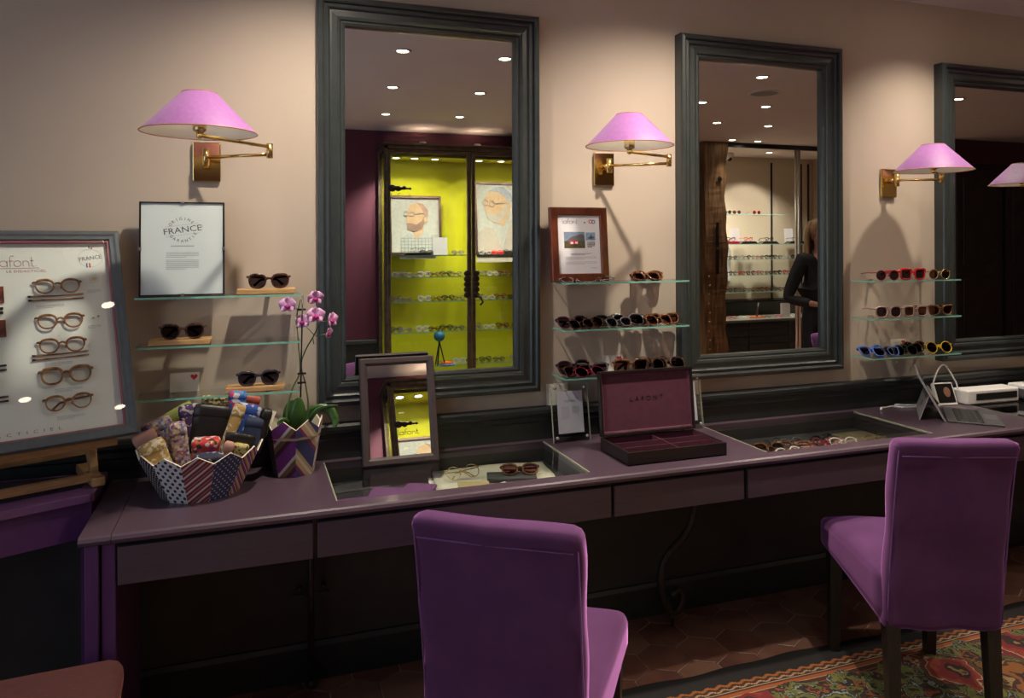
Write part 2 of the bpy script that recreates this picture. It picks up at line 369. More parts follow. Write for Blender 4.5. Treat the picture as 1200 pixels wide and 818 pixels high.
def text(name, s, size, mat, parent, loc, rot=(PI/2, 0, 0), align='CENTER', ext=.0002, sx=1, space=1):
    c = bpy.data.curves.new(name, 'FONT'); c.body = s; c.size = size; c.align_x = align; c.align_y = 'CENTER'; c.extrude = ext; c.space_character = space
    c.materials.append(mat); c.resolution_u = 2
    f = bpy.data.objects.new('font', c); COL.objects.link(f); me = bpy.data.meshes.new_from_object(f.evaluated_get(bpy.context.evaluated_depsgraph_get())); bpy.data.objects.remove(f)
    o = bpy.data.objects.new(name, me); COL.objects.link(o); o.parent = parent; o.location = loc; o.rotation_euler = rot; o.scale = (sx, 1, 1); return o
def arc(cx, cz, r, a0, a1, n=10, ry=None):
    return [(cx+r*math.cos(R(a0+(a1-a0)*i/n)), cz+(ry or r)*math.sin(R(a0+(a1-a0)*i/n))) for i in range(n+1)]
def logo(mb, x, z, h, y, r, s=1):
    """thin rounded lower-case wordmark l a f o n t . drawn in strokes of radius r, x-height h"""
    P = lambda pts: mb.tube([(x+s*a*h, y, z+b*h) for a, b in pts], r, 4)
    P([(0, 1.9), (0, .1), (.12, 0), (.3, 0)]); P(arc(.85, .5, .5, 0, 360, 14)); P([(1.35, 1), (1.35, 0)])
    P([(1.75, 0), (1.75, 1.45), (1.85, 1.75), (2.1, 1.85), (2.3, 1.75)]); P([(1.55, .95), (2.2, .95)])
    P(arc(2.75, .5, .5, 0, 360, 14)); P([(3.5, 0), (3.5, 1)]); P([(3.5, .6)]+arc(3.9, .55, .4, 170, 0, 8)+[(4.3, 0)])
    P([(4.7, 1.6), (4.7, .15), (4.85, 0), (5.05, 0)]); P([(4.5, 1), (5.0, 1)]); P([(5.3, 0), (5.3, .12)])
def heart(w, n=24):
    return [(w/2*(16*math.sin(t)**3)/16, w/2*(13*math.cos(t)-5*math.cos(2*t)-2*math.cos(3*t)-math.cos(4*t))/16) for t in [2*PI*i/n for i in range(n)]]
def greeking(mb, x0, x1, z1, rows, dz, y, h=.0012, last=.6):
    for i in range(rows):
        xe = x1 if i < rows-1 else x0+(x1-x0)*last; x = x0
        while x < xe-.001:
            w = min(xe-x, rnd.uniform(.003, .010)); mb.box(x, x+w, y-.0001, y, z1-i*dz-h, z1-i*dz); x += w+.0012

# ---------------------------------------------------------------- the setting
b = MB().box(-1.9, 9.6, 0, .12, 0, CEIL); struct('wall_front', b, m_wall)
b = MB().box(-1.9, 9.6, -6.2, .12, CEIL, CEIL+.1); struct('ceiling', b, m_ceil)
b = MB().box(-2.02, -1.9, -6.2, -4.2, 0, CEIL).box(-2.02, -1.9, -.9, .12, 0, CEIL).box(-2.02, -1.9, -4.2, -.9, 0, .45).box(-2.02, -1.9, -4.2, -.9, 2.35, CEIL); struct('wall_left', b, m_wall)
wn = struct('fill_window', MB().box(-1.97, -1.96, -4.2, -.9, .45, 2.35), m_glass)  # unseen shop window, added for cool fill light from the left
for y in (-4.2, -3.1, -2.0, -.95): part('fill_window_frame', MB().box(-1.99, -1.93, y, y+.05, .45, 2.35), m_frame, wn)
pd_ = bpy.data.lights.new('fill_window_portal', 'AREA'); pd_.shape = 'RECTANGLE'; pd_.size = 3.3; pd_.size_y = 1.9; pd_.cycles.is_portal = True
po = bpy.data.objects.new('fill_window_portal', pd_); COL.objects.link(po); po.location = (-1.99, -2.55, 1.4); po.rotation_euler = (PI/2, 0, -PI/2)
b = MB().box(-1.9, 4.68, -4.87, -4.75, .55, CEIL); struct('wall_rear', b, m_magenta)
b = MB().box(-1.9, 4.68, -4.87, -4.75, 0, .55); struct('trim_3', b, m_dado)
b = MB().box(-1.9, 1.17, -4.75, -4.72, .52, .56).box(2.82, 4.68, -4.75, -4.72, .52, .56).box(-1.9, 1.17, -4.75, -4.735, .04, .15); struct('trim_4', b, m_dado, bevel=.006)
b = MB().box(4.68, 7.6, -5.72, -5.60, 0, CEIL); struct('wall_alcove', b, plain('cream alcove paint', (.62, .55, .43), .7, var=.02, bump=0))
b = MB().box(4.56, 4.68, -5.72, -4.75, 0, CEIL); struct('wall_return', b, m_wall)
b = MB().box(7.2, 7.3, -5.6, -3.5, 0, CEIL).box(9.5, 9.6, -3.5, 0, 0, CEIL); struct('wall_right', b, m_wall)
m_drk = plain('dark brown panelling', (.06, .045, .04), .5, var=.2, scale=8, bump=.03)
pw = struct('wall_panelled', MB().box(7.2, 9.6, -3.6, -3.5, 0, CEIL), m_drk)
part('cornice', MB().box(7.2, 9.5, -3.5, -3.46, 2.36, CEIL-.002), plain('dark maroon paint', (.11, .03, .04), .5), pw)
for i in range(3): 
    x = 7.28+i*.75
    b = MB().box(x, x+.68, -3.5, -3.47, .1, 2.3); b.box(x+.09, x+.59, -3.47, -3.46, 1.25, 2.2); b.box(x+.09, x+.59, -3.47, -3.46, .2, 1.1)
    part('panel', b, m_drk, pw, bevel=.006)
# chair rail and wainscot, skirting
prof = [(0, .75), (-.014, .75), (-.014, .815), (-.020, .822), (-.020, .838), (-.034, .846), (-.040, .856), (-.040, .868), (-.030, .876), (0, .876)]
b = MB().prism(prof, -1.9, 9.5, plane='yz'); struct('trim_1', b, m_dark)
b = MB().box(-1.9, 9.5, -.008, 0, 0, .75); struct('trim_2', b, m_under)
b = MB().prism([(-.008, 0), (-.026, 0), (-.026, .115), (-.018, .13), (-.008, .13)], -1.9, 9.5, plane='yz'); struct('baseboard_front', b, m_dark)

fl = struct('floor', MB().box(-1.9, 9.5, -6.2, 0, -.05, -.004), m_grout)
HS = .0955; hexpts = [(HS*.978*math.cos(PI/3*k+PI/6), HS*.978*math.sin(PI/3*k+PI/6)) for k in range(6)]
inner = [(p[0]*.97, p[1]*.97) for p in hexpts]
def hexa(mb, x, y, z=0):
    vs = [(x+a, y+c, -.006) for a, c in hexpts]+[(x+a, y+c, z-.0015) for a, c in hexpts]+[(x+a, y+c, z) for a, c in inner]
    fs = [(i, (i+1) % 6, 6+(i+1) % 6, 6+i) for i in range(6)]+[(6+i, 6+(i+1) % 6, 12+(i+1) % 6, 12+i) for i in range(6)]+[tuple(range(12, 18))]
    mb.add(vs, fs)
hm = MB(); hexa(hm, 0, 0); hexmesh = hm.mesh('tile', m_tile)
rest = MB(); X0, Y0 = 1.567, -.303; RS = HS*math.sqrt(3)
for j in range(-41, 3):
    for i in range(-22, 40):
        x = X0+i*RS+(RS/2 if j % 2 else 0); y = Y0+j*1.5*HS
        if y > .02 or y < -6.1 or x < -1.85 or x > 7.9: continue
        if -.45 < x < 3.5 and y > -1.0:
            o = part('tile', hexmesh, None, fl); o.location = (x, y, rnd.uniform(-.0008, .0006)); o.rotation_euler = (0, 0, rnd.randrange(6)*PI/3)
        else: hexa(rest, x, y, rnd.uniform(-.0008, .0006))
part('tile_field', rest, m_tile, fl, kind='stuff')

# ceiling spotlights: ring, lit lens and the light itself
ring = MB().lathe([(.052, 0), (.052, -.004), (.046, -.007), (.036, -.005), (.034, .0)], 24).mesh('trim_ring', m_trim)
bulb = MB().lathe([(.0, -.003), (.033, -.003), (.033, 0)], 20).mesh('bulb', m_bulb)
SPOT_LAB = ['left spotlight of the nearest row in the left mirror', 'right spotlight of the nearest row, cut by the left mirror frame', 'left spotlight of the middle row in the left mirror', 'right spotlight of the middle row in the left mirror', 'left spotlight of the far row in the left mirror', 'right spotlight of the far row in the left mirror',
 'topmost spotlight in the second mirror, above the ceiling speaker', 'spotlight at the left edge of the second mirror', 'spotlight just below the ceiling speaker in the second mirror', 'dim spotlight above the timber post in the second mirror', 'dim spotlight in the middle of the second mirror', 'spotlight beside the top of the timber post', 'spotlight just before the dark ceiling track', 'left spotlight inside the alcove beyond the track', 'right spotlight inside the alcove beyond the track', 'single spotlight in the cut-off right mirror',
 'ceiling spotlight above the white certificate, out of frame', 'ceiling spotlight above the mahogany framed notice, out of frame', 'ceiling spotlight above the red sunglasses, out of frame', 'ceiling spotlight above the cut-off mirror, out of frame', 'ceiling spotlight above the right glass tray, out of frame']
for i, (x, y, k, cone, tl) in enumerate(SPOTS):
    t = thing('ceiling_spotlight', SPOT_LAB[i], 'spotlight', (x, y, CEIL), group='recessed ceiling spotlights')
    part('trim_ring', ring, None, t); part('bulb', bulb, None, t)
    ld = bpy.data.lights.new('lamp', 'SPOT'); ld.energy = SPOT_W*k; ld.color = SPOT_C; ld.spot_size = R(cone); ld.spot_blend = 1.0; ld.shadow_soft_size = .03
    lo = bpy.data.objects.new('lamp', ld); COL.objects.link(lo); lo.parent = t; lo.location = (0, 0, -.012)
t = thing('ceiling_speaker', 'flat round grey loudspeaker in the ceiling among the spotlights', 'speaker', (3.63, -2.01, CEIL))
part('rim', MB().lathe([(.115, 0), (.115, -.004), (.10, -.006), (.098, 0)], 32), m_trim, t); part('grille', MB().lathe([(0, -.004), (.099, -.004)], 32), plain('grey speaker grille', (.25, .23, .22), .6, bump=.2, scale=200), t)

# ---------------------------------------------------------------- wall mirrors
def frame_ring(x0, x1, z0, z1, prof, mb=None):
    """profile (inset from the outer edge, projection from the wall) mitred round a rectangle; wall side y=0"""
    mb = mb or MB(); n = len(prof); vs = []
    for (ins, pr) in prof:
        vs += [(x0+ins, -pr, z0+ins), (x1-ins, -pr, z0+ins), (x1-ins, -pr, z1-ins), (x0+ins, -pr, z1-ins)]
    fs = []
    for i in range(n-1):
        for j in range(4):
            a = i*4+j; b_ = i*4+(j+1) % 4; fs.append((a, b_, b_+4, a+4))
    for j in range(4):
        a = (n-1)*4+j; b_ = (n-1)*4+(j+1) % 4; fs.append((a, b_, (j+1) % 4, j))
    return mb.add(vs, fs)
MPROF = [(0, 0), (0, .046), (.004, .052), (.016, .056), (.022, .052), (.024, .044), (.036, .048), (.041, .044), (.043, .038), (.050, .038), (.066, .042), (.076, .040), (.080, .034), (.086, .036), (.094, .032), (.096, .012), (.096, 0)]
for x0, x1, z1, lab in ((.217, 1.032, 2.354, 'tall slate green framed wall mirror reflecting the lime display cabinet'), (1.646, 2.463, 2.350, 'slate green framed wall mirror reflecting the timber post and a person in black'), (3.047, 3.862, 2.335, 'slate green framed wall mirror cut off by the right edge, reflecting dark panelling')):
    t = thing('wall_mirror', lab, 'mirror', (x0, 0, .940)); w = x1-x0; h = z1-.940
    part('mirror_frame', frame_ring(0, w, 0, h, MPROF), m_frame, t); part('mirror_glass', MB().box(.09, w-.09, -.014, -.008, .084, h-.084), m_mirror, t)

# ---------------------------------------------------------------- wall lamps
def wall_lamp(px, jx, jy, hx, hy, za, zs, lab):
    t = thing('wall_lamp', lab, 'lamp', (px, 0, za))
    part('back_plate', MB().box(-.043, .043, -.014, 0, -.075, .055), m_brass, t, bevel=.003)
    b = MB().tube([(0, -.014, 0), (0, -.045, 0)], .011, 12).lathe([(0, -.028), (.011, -.028), (.011, .028), (0, .028)], 14, (0, -.055, 0)); part('swivel_bracket', b, m_brass, t)
    b = MB().tube([(0, -.055, 0), (jx, jy, 0)], .0055, 10); part('lower_arm', b, m_brass, t)
    b = MB().lathe([(0, -.012), (.010, -.012), (.010, .034), (0, .034)], 14, (jx, jy, 0)).tube([(jx, jy, .024), (hx, hy, .024)], .0055, 10).ball((hx, hy, .024), .010); part('upper_arm', b, m_brass, t)
    hz = zs-za
    b = MB().lathe([(0, .020), (.008, .020), (.010, .032), (.017, .036), (.019, .040), (.019, .068), (.016, .072), (0, .072)], 16, (hx, hy, 0)); part('lamp_holder', b, m_gold, t)
    z0 = hz+.0; 
    sh = MB().lathe([(.155, z0), (.046, z0+.112), (.044, z0+.112)], 48, (hx, hy, 0)); so = part('lamp_shade', sh, m_shade, t)
    so2 = part('shade_lining', MB().lathe([(.1535, z0+.001), (.0445, z0+.111)], 48, (hx, hy, 0)), m_shadein, so)
    part('shade_trim', MB().tube([(hx+.155*math.cos(a), hy+.155*math.sin(a), z0) for a in [2*PI*k/48 for k in range(48)]], .0018, 5, True).tube([(hx+.046*math.cos(a), hy+.046*math.sin(a), z0+.112) for a in [2*PI*k/32 for k in range(32)]], .0015, 5, True), plain('copper piping', (.50, .20, .14), .4), so)
    part('shade_carrier', MB().tube([(hx-.05, hy, z0+.095), (hx+.05, hy, z0+.095)], .0015, 5).tube([(hx, hy-.05, z0+.095), (hx, hy+.05, z0+.095)], .0015, 5).tube([(hx, hy, z0+.07), (hx, hy, z0+.095)], .004, 6), m_brass, t)
    part('bulb', MB().ball((hx, hy, z0+.062), .017, scale=(1, 1, 1.2)), m_lampbulb, t)
    ld = bpy.data.lights.new('lamp', 'POINT'); ld.energy = .4; ld.color = (1, .84, .62); ld.shadow_soft_size = .02
    lo = bpy.data.objects.new('lamp', ld); COL.objects.link(lo); lo.parent = t; lo.location = (hx, hy, z0+.035)
wall_lamp(-.137, .194, -.20, .002, -.40, 1.783, 1.815, 'brass swing-arm wall lamp with lilac shade above the white certificate')
wall_lamp(1.318, .178, -.20, -.043, -.30, 1.800, 1.845, 'brass swing-arm wall lamp with lilac shade between the two large mirrors')
wall_lamp(4.210, -.10, -.16, -.29, -.25, 1.778, 1.805, 'brass swing-arm wall lamp with lilac shade seen only in the cut-off right mirror')
wall_lamp(2.762, .170, -.14, .018, -.23, 1.778, 1.805, 'brass swing-arm wall lamp with lilac shade above the red and orange sunglasses')

# ---------------------------------------------------------------- counter
IN1 = (.232, 1.045, -.450, -.045); IN2 = (1.735, 2.518, -.455, -.050); IN3 = (3.10, 3.90, -.455, -.060)
t = thing('counter', 'long purple painted counter with glass inset trays, running under the mirrors', 'counter', (-.42, 0, 0)); CT = t
ox = .42
def nose(y): return y
ctop = MB()
XE = 5.0
# top as strips round the three glazed trays, with a rounded front nosing
def strip(x0, x1, y0, y1): ctop.box(x0+ox, x1+ox, y0, y1, .724, .750)
strip(-.343, XE, -.490, -.455); strip(-.343, XE, -.045, -.012)
strip(-.343, IN1[0], -.455, -.045); strip(IN1[1], IN2[0], -.455, -.045); strip(IN2[1], IN3[0], -.455, -.045); strip(IN3[1], XE, -.455, -.045)
nosep = [(-.490, .724), (-.490, .750), (-.507, .750), (-.514, .746), (-.518, .738), (-.514, .729), (-.507, .724)]
ctop.prism(nosep, -.343+ox, XE+ox, plane='yz'); part('counter_top', ctop, m_counter, t)
part('end_board', MB().box(0, .0755, -.49, -.012, .724, .750).prism(nosep, 0, .0755, plane='yz'), m_counter, t)
b = MB().box(.012, .045, -.50, -.04, 0, .724); part('end_panel', b, m_plum, t, bevel=.003)
b = MB().box(.049, .083, -.49, -.04, 0, .724); part('end_panel', b, m_plum, t, bevel=.003)
part('front_rail', MB().box(.083, XE+ox, -.485, -.47, .62, .724), m_black, t)
for k, (a, c) in enumerate(((-.331, .163), (.175, 1.097), (1.109, 1.606), (1.624, 2.55), (2.562, 3.06), (3.072, 3.98), (3.992, 4.95))):
    part('drawer', MB().box(a+ox, c+ox, -.502, -.485, .612, .712), m_drawer, t, bevel=.002)
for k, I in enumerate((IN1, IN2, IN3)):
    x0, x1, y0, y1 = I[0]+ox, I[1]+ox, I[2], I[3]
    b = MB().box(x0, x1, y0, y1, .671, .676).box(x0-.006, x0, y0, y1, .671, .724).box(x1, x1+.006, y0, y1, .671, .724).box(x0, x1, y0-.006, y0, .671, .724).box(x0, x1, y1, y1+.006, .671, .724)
    part('tray', b, (plain('dark tray lining and painted shade', (.030, .026, .028), .6), plain('dark tray lining and painted shade', (.030, .026, .028), .6), m_black)[k], t)
    if k == 1: part('tray_liner', MB().box(x0+.002, x1-.18, y0+.002, y0+.30, .676, .6768), plain('dusky pink tray lining', (.34, .16, .13), .7), t); part('tray_liner', MB().box(x1-.18, x1-.002, y0+.002, y1-.05, .676, .6768), plain('olive brown tray lining', (.17, .13, .075), .7), t)  # pink stops short; the dark rear floor paints in shade and rail reflection
    g = part('tray_glass', MB().box(x0, x1, y0, y1, .7435, .7495), m_glass, t)
    
    for ea in (x0, x1-.004): part('glass_edge', MB().box(ea, ea+.004, y0, y1, .7430, .7508), plain('pale glass edge', (.33, .35, .26), .25, var=.05, bump=0), g)
# wrought iron supports
for dx in (0, 1.40):
    pts = [(1.655+dx, .62), (1.658+dx, .50), (1.652+dx, .44), (1.635+dx, .385), (1.60+dx, .338), (1.545+dx, .298), (1.512+dx, .255), (1.50+dx, .20), (1.505+dx, .14), (1.520+dx, .09), (1.545+dx, .055), (1.575+dx, .055), (1.598+dx, .085), (1.597+dx, .125), (1.575+dx, .14), (1.555+dx, .125), (1.558+dx, .10)]
    part('scroll_bracket', MB().tube([(x+ox, -.12, z) for x, z in pts], [.015]*5+[.016]*6+[.013]*6, 8, up=(0, 1, 0)).tube([(1.548+dx+ox, -.12, .055), (1.550+dx+ox, -.12, .0)], [.010, .005], 8).tube([(1.56+dx+ox, -.12, .60), (1.64+dx+ox, -.12, .59)], .008, 6), m_iron, t)
part('iron_leg', MB().tube([(.187+ox, -.075, .625), (.187+ox, -.075, .03)], .010, 8).ball((.187+ox, -.075, .018), .018, 10, 8), m_iron, t)
part('iron_leg', MB().tube([(4.3+ox, -.075, .625), (4.3+ox, -.075, .03)], .010, 8).ball((4.3+ox, -.075, .018), .018, 10, 8), m_iron, t)
for dx in (-.035, .045):
    part('leg_clamp', MB().tube([(.187+ox+dx, -.03, .33), (.187+ox+dx, -.06, .33)], .010, 8).box(.187+ox+dx-.02, .187+ox+dx+.02, -.035, -.028, .295, .305), m_iron, t)

# ---------------------------------------------------------------- glass shelves
for (x0, x1, zs, wh) in ((-.337, .152, (1.336, 1.182, 1.020), 'above the patterned basket'), (1.098, 1.625, (1.352, 1.176, .996), 'between the two large mirrors'), (2.552, 3.055, (1.328, 1.163, .992), 'left of the cut-off mirror')):
    for z, nm in zip(zs, ('top', 'middle', 'bottom')):
        t = thing('glass_shelf', '%s clear glass shelf of the three %s' % (nm, wh), 'shelf', (x0, 0, z-.006)); w = x1-x0
        part('shelf_glass', MB().box(0, w, -.132, -.004, 0, .006), m_shelf, t)
        part('shelf_edge', MB().box(0, w, -.1335, -.132, 0, .006).box(-.0012, 0, -.132, -.004, 0, .006).box(w, w+.0012, -.132, -.004, 0, .006), m_edge, t)
        for xx in (.20*w, .80*w): part('bracket', MB().box(xx-.006, xx+.006, -.030, 0, -.010, 0).box(xx-.006, xx+.006, -.030, 0, .006, .009), m_steel, t, bevel=.001)

# ---------------------------------------------------------------- eyeglasses and sunglasses
STY = {  # lens width, lens height, superellipse power, taper, outer lift, bridge gap, rim radius, wrap, brow thickening
    'round': (.050, .046, 2.0, 0, 0, .020, .0016, .10, 0), 'bold': (.051, .044, 2.5, .14, .004, .020, .0030, .12, .5),
    'square': (.053, .046, 3.6, .12, .003, .020, .0034, .12, .6), 'cat': (.055, .042, 2.4, .18, .010, .018, .0032, .14, .5),
    'panto': (.046, .040, 2.2, .16, .003, .020, .0022, .10, .6), 'big': (.058, .052, 2.5, .05, .002, .018, .0030, .12, .3), 'oval': (.052, .036, 2.1, 0, 0, .018, .0014, .10, 0)}
GC = {}
def lens_outline(st, n):
    w, h, p, tp, lift, br, r, wr, bt = STY[st]; out = []
    for i in range(n):
        a = 2*PI*i/n; c, s_ = math.cos(a), math.sin(a)
        x = w/2*math.copysign(abs(c)**(2/p), c); z = h/2*math.copysign(abs(s_)**(2/p), s_)
        x *= 1+tp*z/h*1.2; 
        if x > 0: z += lift*(x/(w/2))**2*(.5+z/h)
        out.append((x, z))
    return out
def glasses_mesh(st, rim, lens, temples, lo):
    key = (st, rim.name, lens.name, temples, lo)
    if key in GC: return GC[key]
    w, h, p, tp, lift, br, r, wr, bt = STY[st]; n = 12 if lo else 22; k = 3 if lo else 6
    base = h/2+r; cx = br/2+w/2
    wrapy = lambda x: wr*x*x*3.2
    fr = MB(); ls = []
    ol = lens_outline(st, n)
    for s in (1, -1):
        pts = [(s*(cx+x), wrapy(cx+x), base+z) for x, z in ol]
        rr = [r*(1+bt*max(0, z/(h/2))) for x, z in ol]
        fr.tube(pts, rr, k, True, up=(0, 1, 0), flat=1.25)
        m = MB(); m.add([(s*cx, wrapy(cx), base)]+[(q[0], q[1]+.0004, q[2]) for q in pts], [((0, 1+i, 1+(i+1) % n) if s < 0 else (0, 1+(i+1) % n, 1+i)) for i in range(n)], 0, True)
        ls.append(m.mesh('lens', lens))
    zb = base+h*.16
    fr.tube([(-br/2-.002, .001, zb-.003), (-br/4, 0, zb+.002), (0, -.0005, zb+.003), (br/4, 0, zb+.002), (br/2+.002, .001, zb-.003)], r*1.25, k, up=(0, 1, 0))
    if not lo: 
        for s in (1, -1): fr.tube([(s*br*.42, .003, zb-.006), (s*br*.5, .008, zb-.012)], [.0022, .0028], 5)
    X = cx+w/2*(1+tp*.35); zt = base+h*.26+lift*.6; yt = wrapy(X)
    for s in (1, -1): fr.tube([(s*(X-.003), yt-.001, zt), (s*(X+.003), yt, zt+.001), (s*(X+.0045), yt+.004, zt)], r*1.35, k, up=(0, 1, 0))
    tm = []
    tr = max(.0014, r*.8)
    for s in (1, -1):
        m = MB()
        if temples == 'open': m.tube([(s*(X+.0045), yt+.004, zt), (s*(X+.003), yt+.06, zt-.002), (s*X, yt+.100, zt-.006), (s*(X-.004), yt+.122, zt*.55), (s*(X-.007), yt+.138, .003)], [tr*1.2, tr, tr, tr*1.2, tr*1.3], max(4, k-1), flat=1.5, up=(0, 0, 1))
        else:
            yy = yt+(.007 if s > 0 else .013); m.tube([(s*(X+.0045), yt+.003, zt), (s*(X-.002), yy, zt-.001), (0, yy-.001, zt-.006), (-s*(X-.035), yy, zt-.012), (-s*(X-.016), yy, zt-.030)], [tr*1.2, tr, tr, tr*1.2, tr*1.3], max(4, k-1), flat=1.5, up=(0, 0, 1))
        tm.append(m.mesh('temple', rim))
    GC[key] = (fr.mesh('front_frame', rim), ls, tm); return GC[key]
def glasses(st, rim, lens, loc, rz, label, group=None, temples='open', tilt=0, roll=0, lo=False, name='sunglasses', cat='sunglasses', scale=1, mat_rot=None):
    f, ls, tm = glasses_mesh(st, rim, lens, temples, lo)
    t = thing(name, label, cat, loc, (R(tilt), R(roll), R(rz)), group); t.scale = (scale,)*3
    if mat_rot is not None: t.rotation_euler = mat_rot.to_euler()
    part('front_frame', f, None, t)
    for m in ls: part('lens', m, None, t)
    if temples != 'none':
        for m in tm: part('temple', m, None, t)
    return t

# left shelves: certificate, three sunglasses on oak blocks, heart card
zt = 1.336
def plinth(x, z, label):
    t = thing('oak_display_block', label, 'display block', (x, -.075, z)); part('block', MB().prism([(-.093, .0), (.088, .0), (.093, .017), (-.090, .017)], -.035, .035), m_wood, t, bevel=.002); return t
plinth(.047, zt+.0005, 'light oak display block on the top left shelf'); plinth(-.212, 1.1825, 'light oak display block on the middle left shelf'); plinth(.012, 1.0205, 'light oak display block on the bottom left shelf')
glasses('bold', m_tort, m_lens, (.055, -.098, zt+.018), 4, 'dark tortoiseshell sunglasses on the oak block right of the white certificate', temples='fold', tilt=8)
glasses('bold', m_tort, m_lens, (-.205, -.098, 1.2), -2, 'dark tortoiseshell sunglasses on the oak block of the middle left shelf', temples='fold', tilt=8)
glasses('bold', plain('smoky blue black acetate', (.03, .028, .04), .15), m_lens, (.022, -.098, 1.038), 3, 'smoky black sunglasses on the oak block behind the orchid', temples='fold', tilt=8)
def heart_card(x, z, lab, hx=.028):
    t = thing('heart_card', lab, 'card', (x, -.03, z), (R(-8), 0, 0)); part('card', MB().box(-.044, .044, -.001, 0, 0, .062), m_card, t)
    h = [(a+hx, b+.047) for a, b in heart(.022)]; part('red_heart', MB().prism(h, -.0016, -.001), m_red, t)
heart_card(-.205, 1.0205, 'small cream card with a red heart on the bottom left shelf'); heart_card(1.345, .9965, 'small cream card with a red heart behind the brown sunglasses'); heart_card(2.80, .9925, 'small cream card with a red heart on the bottom right shelf')

t = thing('framed_certificate', 'white certificate reading FRANCE in a thin black clip frame on the top left shelf', 'certificate', (-.207, -.075, zt+.001), (R(-4), 0, 0))
part('backing_board', MB().box(-.126, .126, 0, .008, 0, .300), m_black, t); pp = part('paper', MB().box(-.121, .121, -.001, 0, .004, .296), m_paper, t)
part('glass_pane', MB().box(-.123, .123, -.004, -.002, .002, .298), glass('picture glass', gloss=.01), t)
fb = frame_ring(-.126, .126, 0, .300, [(0, 0), (0, .005), (.004, .005), (.004, .002)]); part('frame_edge', fb, m_black, t)
for cx_, cz_ in ((0, .298), (0, .002), (-.124, .15), (.124, .15)): part('clip', MB().box(cx_-.005, cx_+.005, -.0065, .009, cz_-.005, cz_+.005), m_steel, t)
yy = -.0013
text('printed_word', 'FRANCE', .027, m_ink, t, (0, yy, .210), (PI/2, R(-8), 0), sx=1.15)
part('rule_line', MB().box(-.050, .050, yy, yy+.0002, .2255, .2262, rot=(0, R(-8), 0), at=(0, 0, .21)).box(-.050, .050, yy, yy+.0002, .1945, .1952, rot=(0, R(-8), 0), at=(0, 0, .21)), m_inkl, t)
for i, ch in enumerate('ORIGINE'): a = 90+8+(3-i)*18; text('printed_letter', ch, .013, m_ink, t, (.040*math.cos(R(a)), yy, .210+.036*math.sin(R(a))), (PI/2, -R(a-90), 0))
for i, ch in enumerate('GARANTIE'): a = 270+8+(i-3.5)*18; text('printed_letter', ch, .013, m_ink, t, (.040*math.cos(R(a)), yy, .210+.036*math.sin(R(a))), (PI/2, -R(a-270), 0))
text('printed_letter', '®', .012, m_inkl, t, (.056, yy, .222))
g = MB(); greeking(g, -.034, .034, .160, 1, .005, yy, .0035, last=1); greeking(g, -.048, .048, .138, 4, .0047, yy, .0016); greeking(g, -.048, .048, .114, 7, .0047, yy, .0016); part('printed_lines', g, m_inkl, t)

# ---------------------------------------------------------------- left: table, easel, glazed showcase of frames
t = thing('side_table', 'purple painted side table with angled front, left of the counter', 'table', (0, 0, 0))
top = [(-.426, -.045), (-.426, -.255), (-.436, -.268), (-1.45, -.70), (-1.45, -.045)]
part('table_top', MB().prism(top, .765, .790, plane='xy'), m_bench, t, bevel=.003)
ap = [(-.436, -.05), (-.436, -.245), (-1.43, -.668), (-1.43, -.05)]
part('apron', MB().prism(ap, .66, .765, plane='xy'), plain('deep purple apron paint', (.10, .03, .13), .45, bump=.05), t)
for x, y in ((-.47, -.09), (-1.38, -.09), (-1.38, -.60)): part('leg', MB().box(x-.02, x+.02, y-.02, y+.02, 0, .66), m_plum, t)
part('table_mat', MB().prism([(-.47, -.07), (-.47, -.20), (-1.3, -.555), (-1.3, -.07)], .790, .7925, plane='xy'), plain('dark violet felt', (.035, .02, .05), .9), t)
a23 = R(23); U = Vector((math.cos(a23), math.sin(a23), 0)); V = Vector((-.1420, .3023, .9426)); V = (V-U*V.dot(U)).normalized(); NN = V.cross(U)  # NN points into the case
NN = -NN if NN.y < 0 else NN
BR = Vector((-.311, -.25, .949)); RM = Matrix((U, NN, V)).transposed()
CW = .60
def in_case(name, label, cat, u, v, d=0, group=None):
    p = BR+U*u+V*v+NN*d; t = thing(name, label, cat, p, (0, 0, 0), group); t.rotation_euler = RM.to_euler(); return t
t = in_case('display_case', 'tilted slate framed glass showcase of spectacle parts on the easel', 'showcase', 0, 0)
part('case_frame', frame_ring(-CW, 0, 0, .630, [(0, -.03), (0, .0), (.004, .005), (.012, .004), (.018, .001), (.027, 0), (.030, -.004), (.030, -.02)]), m_slate, t)
part('backing_board', MB().box(-CW+.01, -.01, .022, .03, .01, .62), m_white, t)
part('red_liner', frame_ring(-CW+.029, -.029, .029, .601, [(0, -.021), (0, -.006), (.005, -.006), (.005, -.021)]), m_rose, t)
part('glass_pane', MB().box(-CW+.029, -.029, .003, .005, .029, .601), m_glass, t)
yb = .0216
lg = MB(); logo(lg, -.318, .5265, .0180, yb, .0009, 1.0); part('wordmark', lg, m_rose, t)
part('rule_line', MB().box(-.40, -.216, yb-.0003, yb, .5205, .5220), m_rose, t)
text('printed_caption', 'LE DIDACTICIEL', .0105, m_rose, t, (-.248, yb, .512), sx=1.15, space=1.15)
text('printed_badge', 'FRANCE', .017, m_ink, t, (-.080, yb, .549), (PI/2, R(-8), 0))
part('flag_mark', MB().box(-.093, -.089, yb-.0003, yb, .519, .533).box(-.083, -.079, yb-.0003, yb, .580, .588), m_blue, t); part('flag_mark', MB().box(-.085, -.081, yb-.0003, yb, .519, .533).box(-.076, -.072, yb-.0003, yb, .578, .586), m_red, t)
part('badge_ring', MB().tube([(-.080+.033*math.cos(q), yb, .549+.028*math.sin(q)) for q in [2*PI*k/30 for k in range(30)]], .0004, 4, True), m_inkl, t)
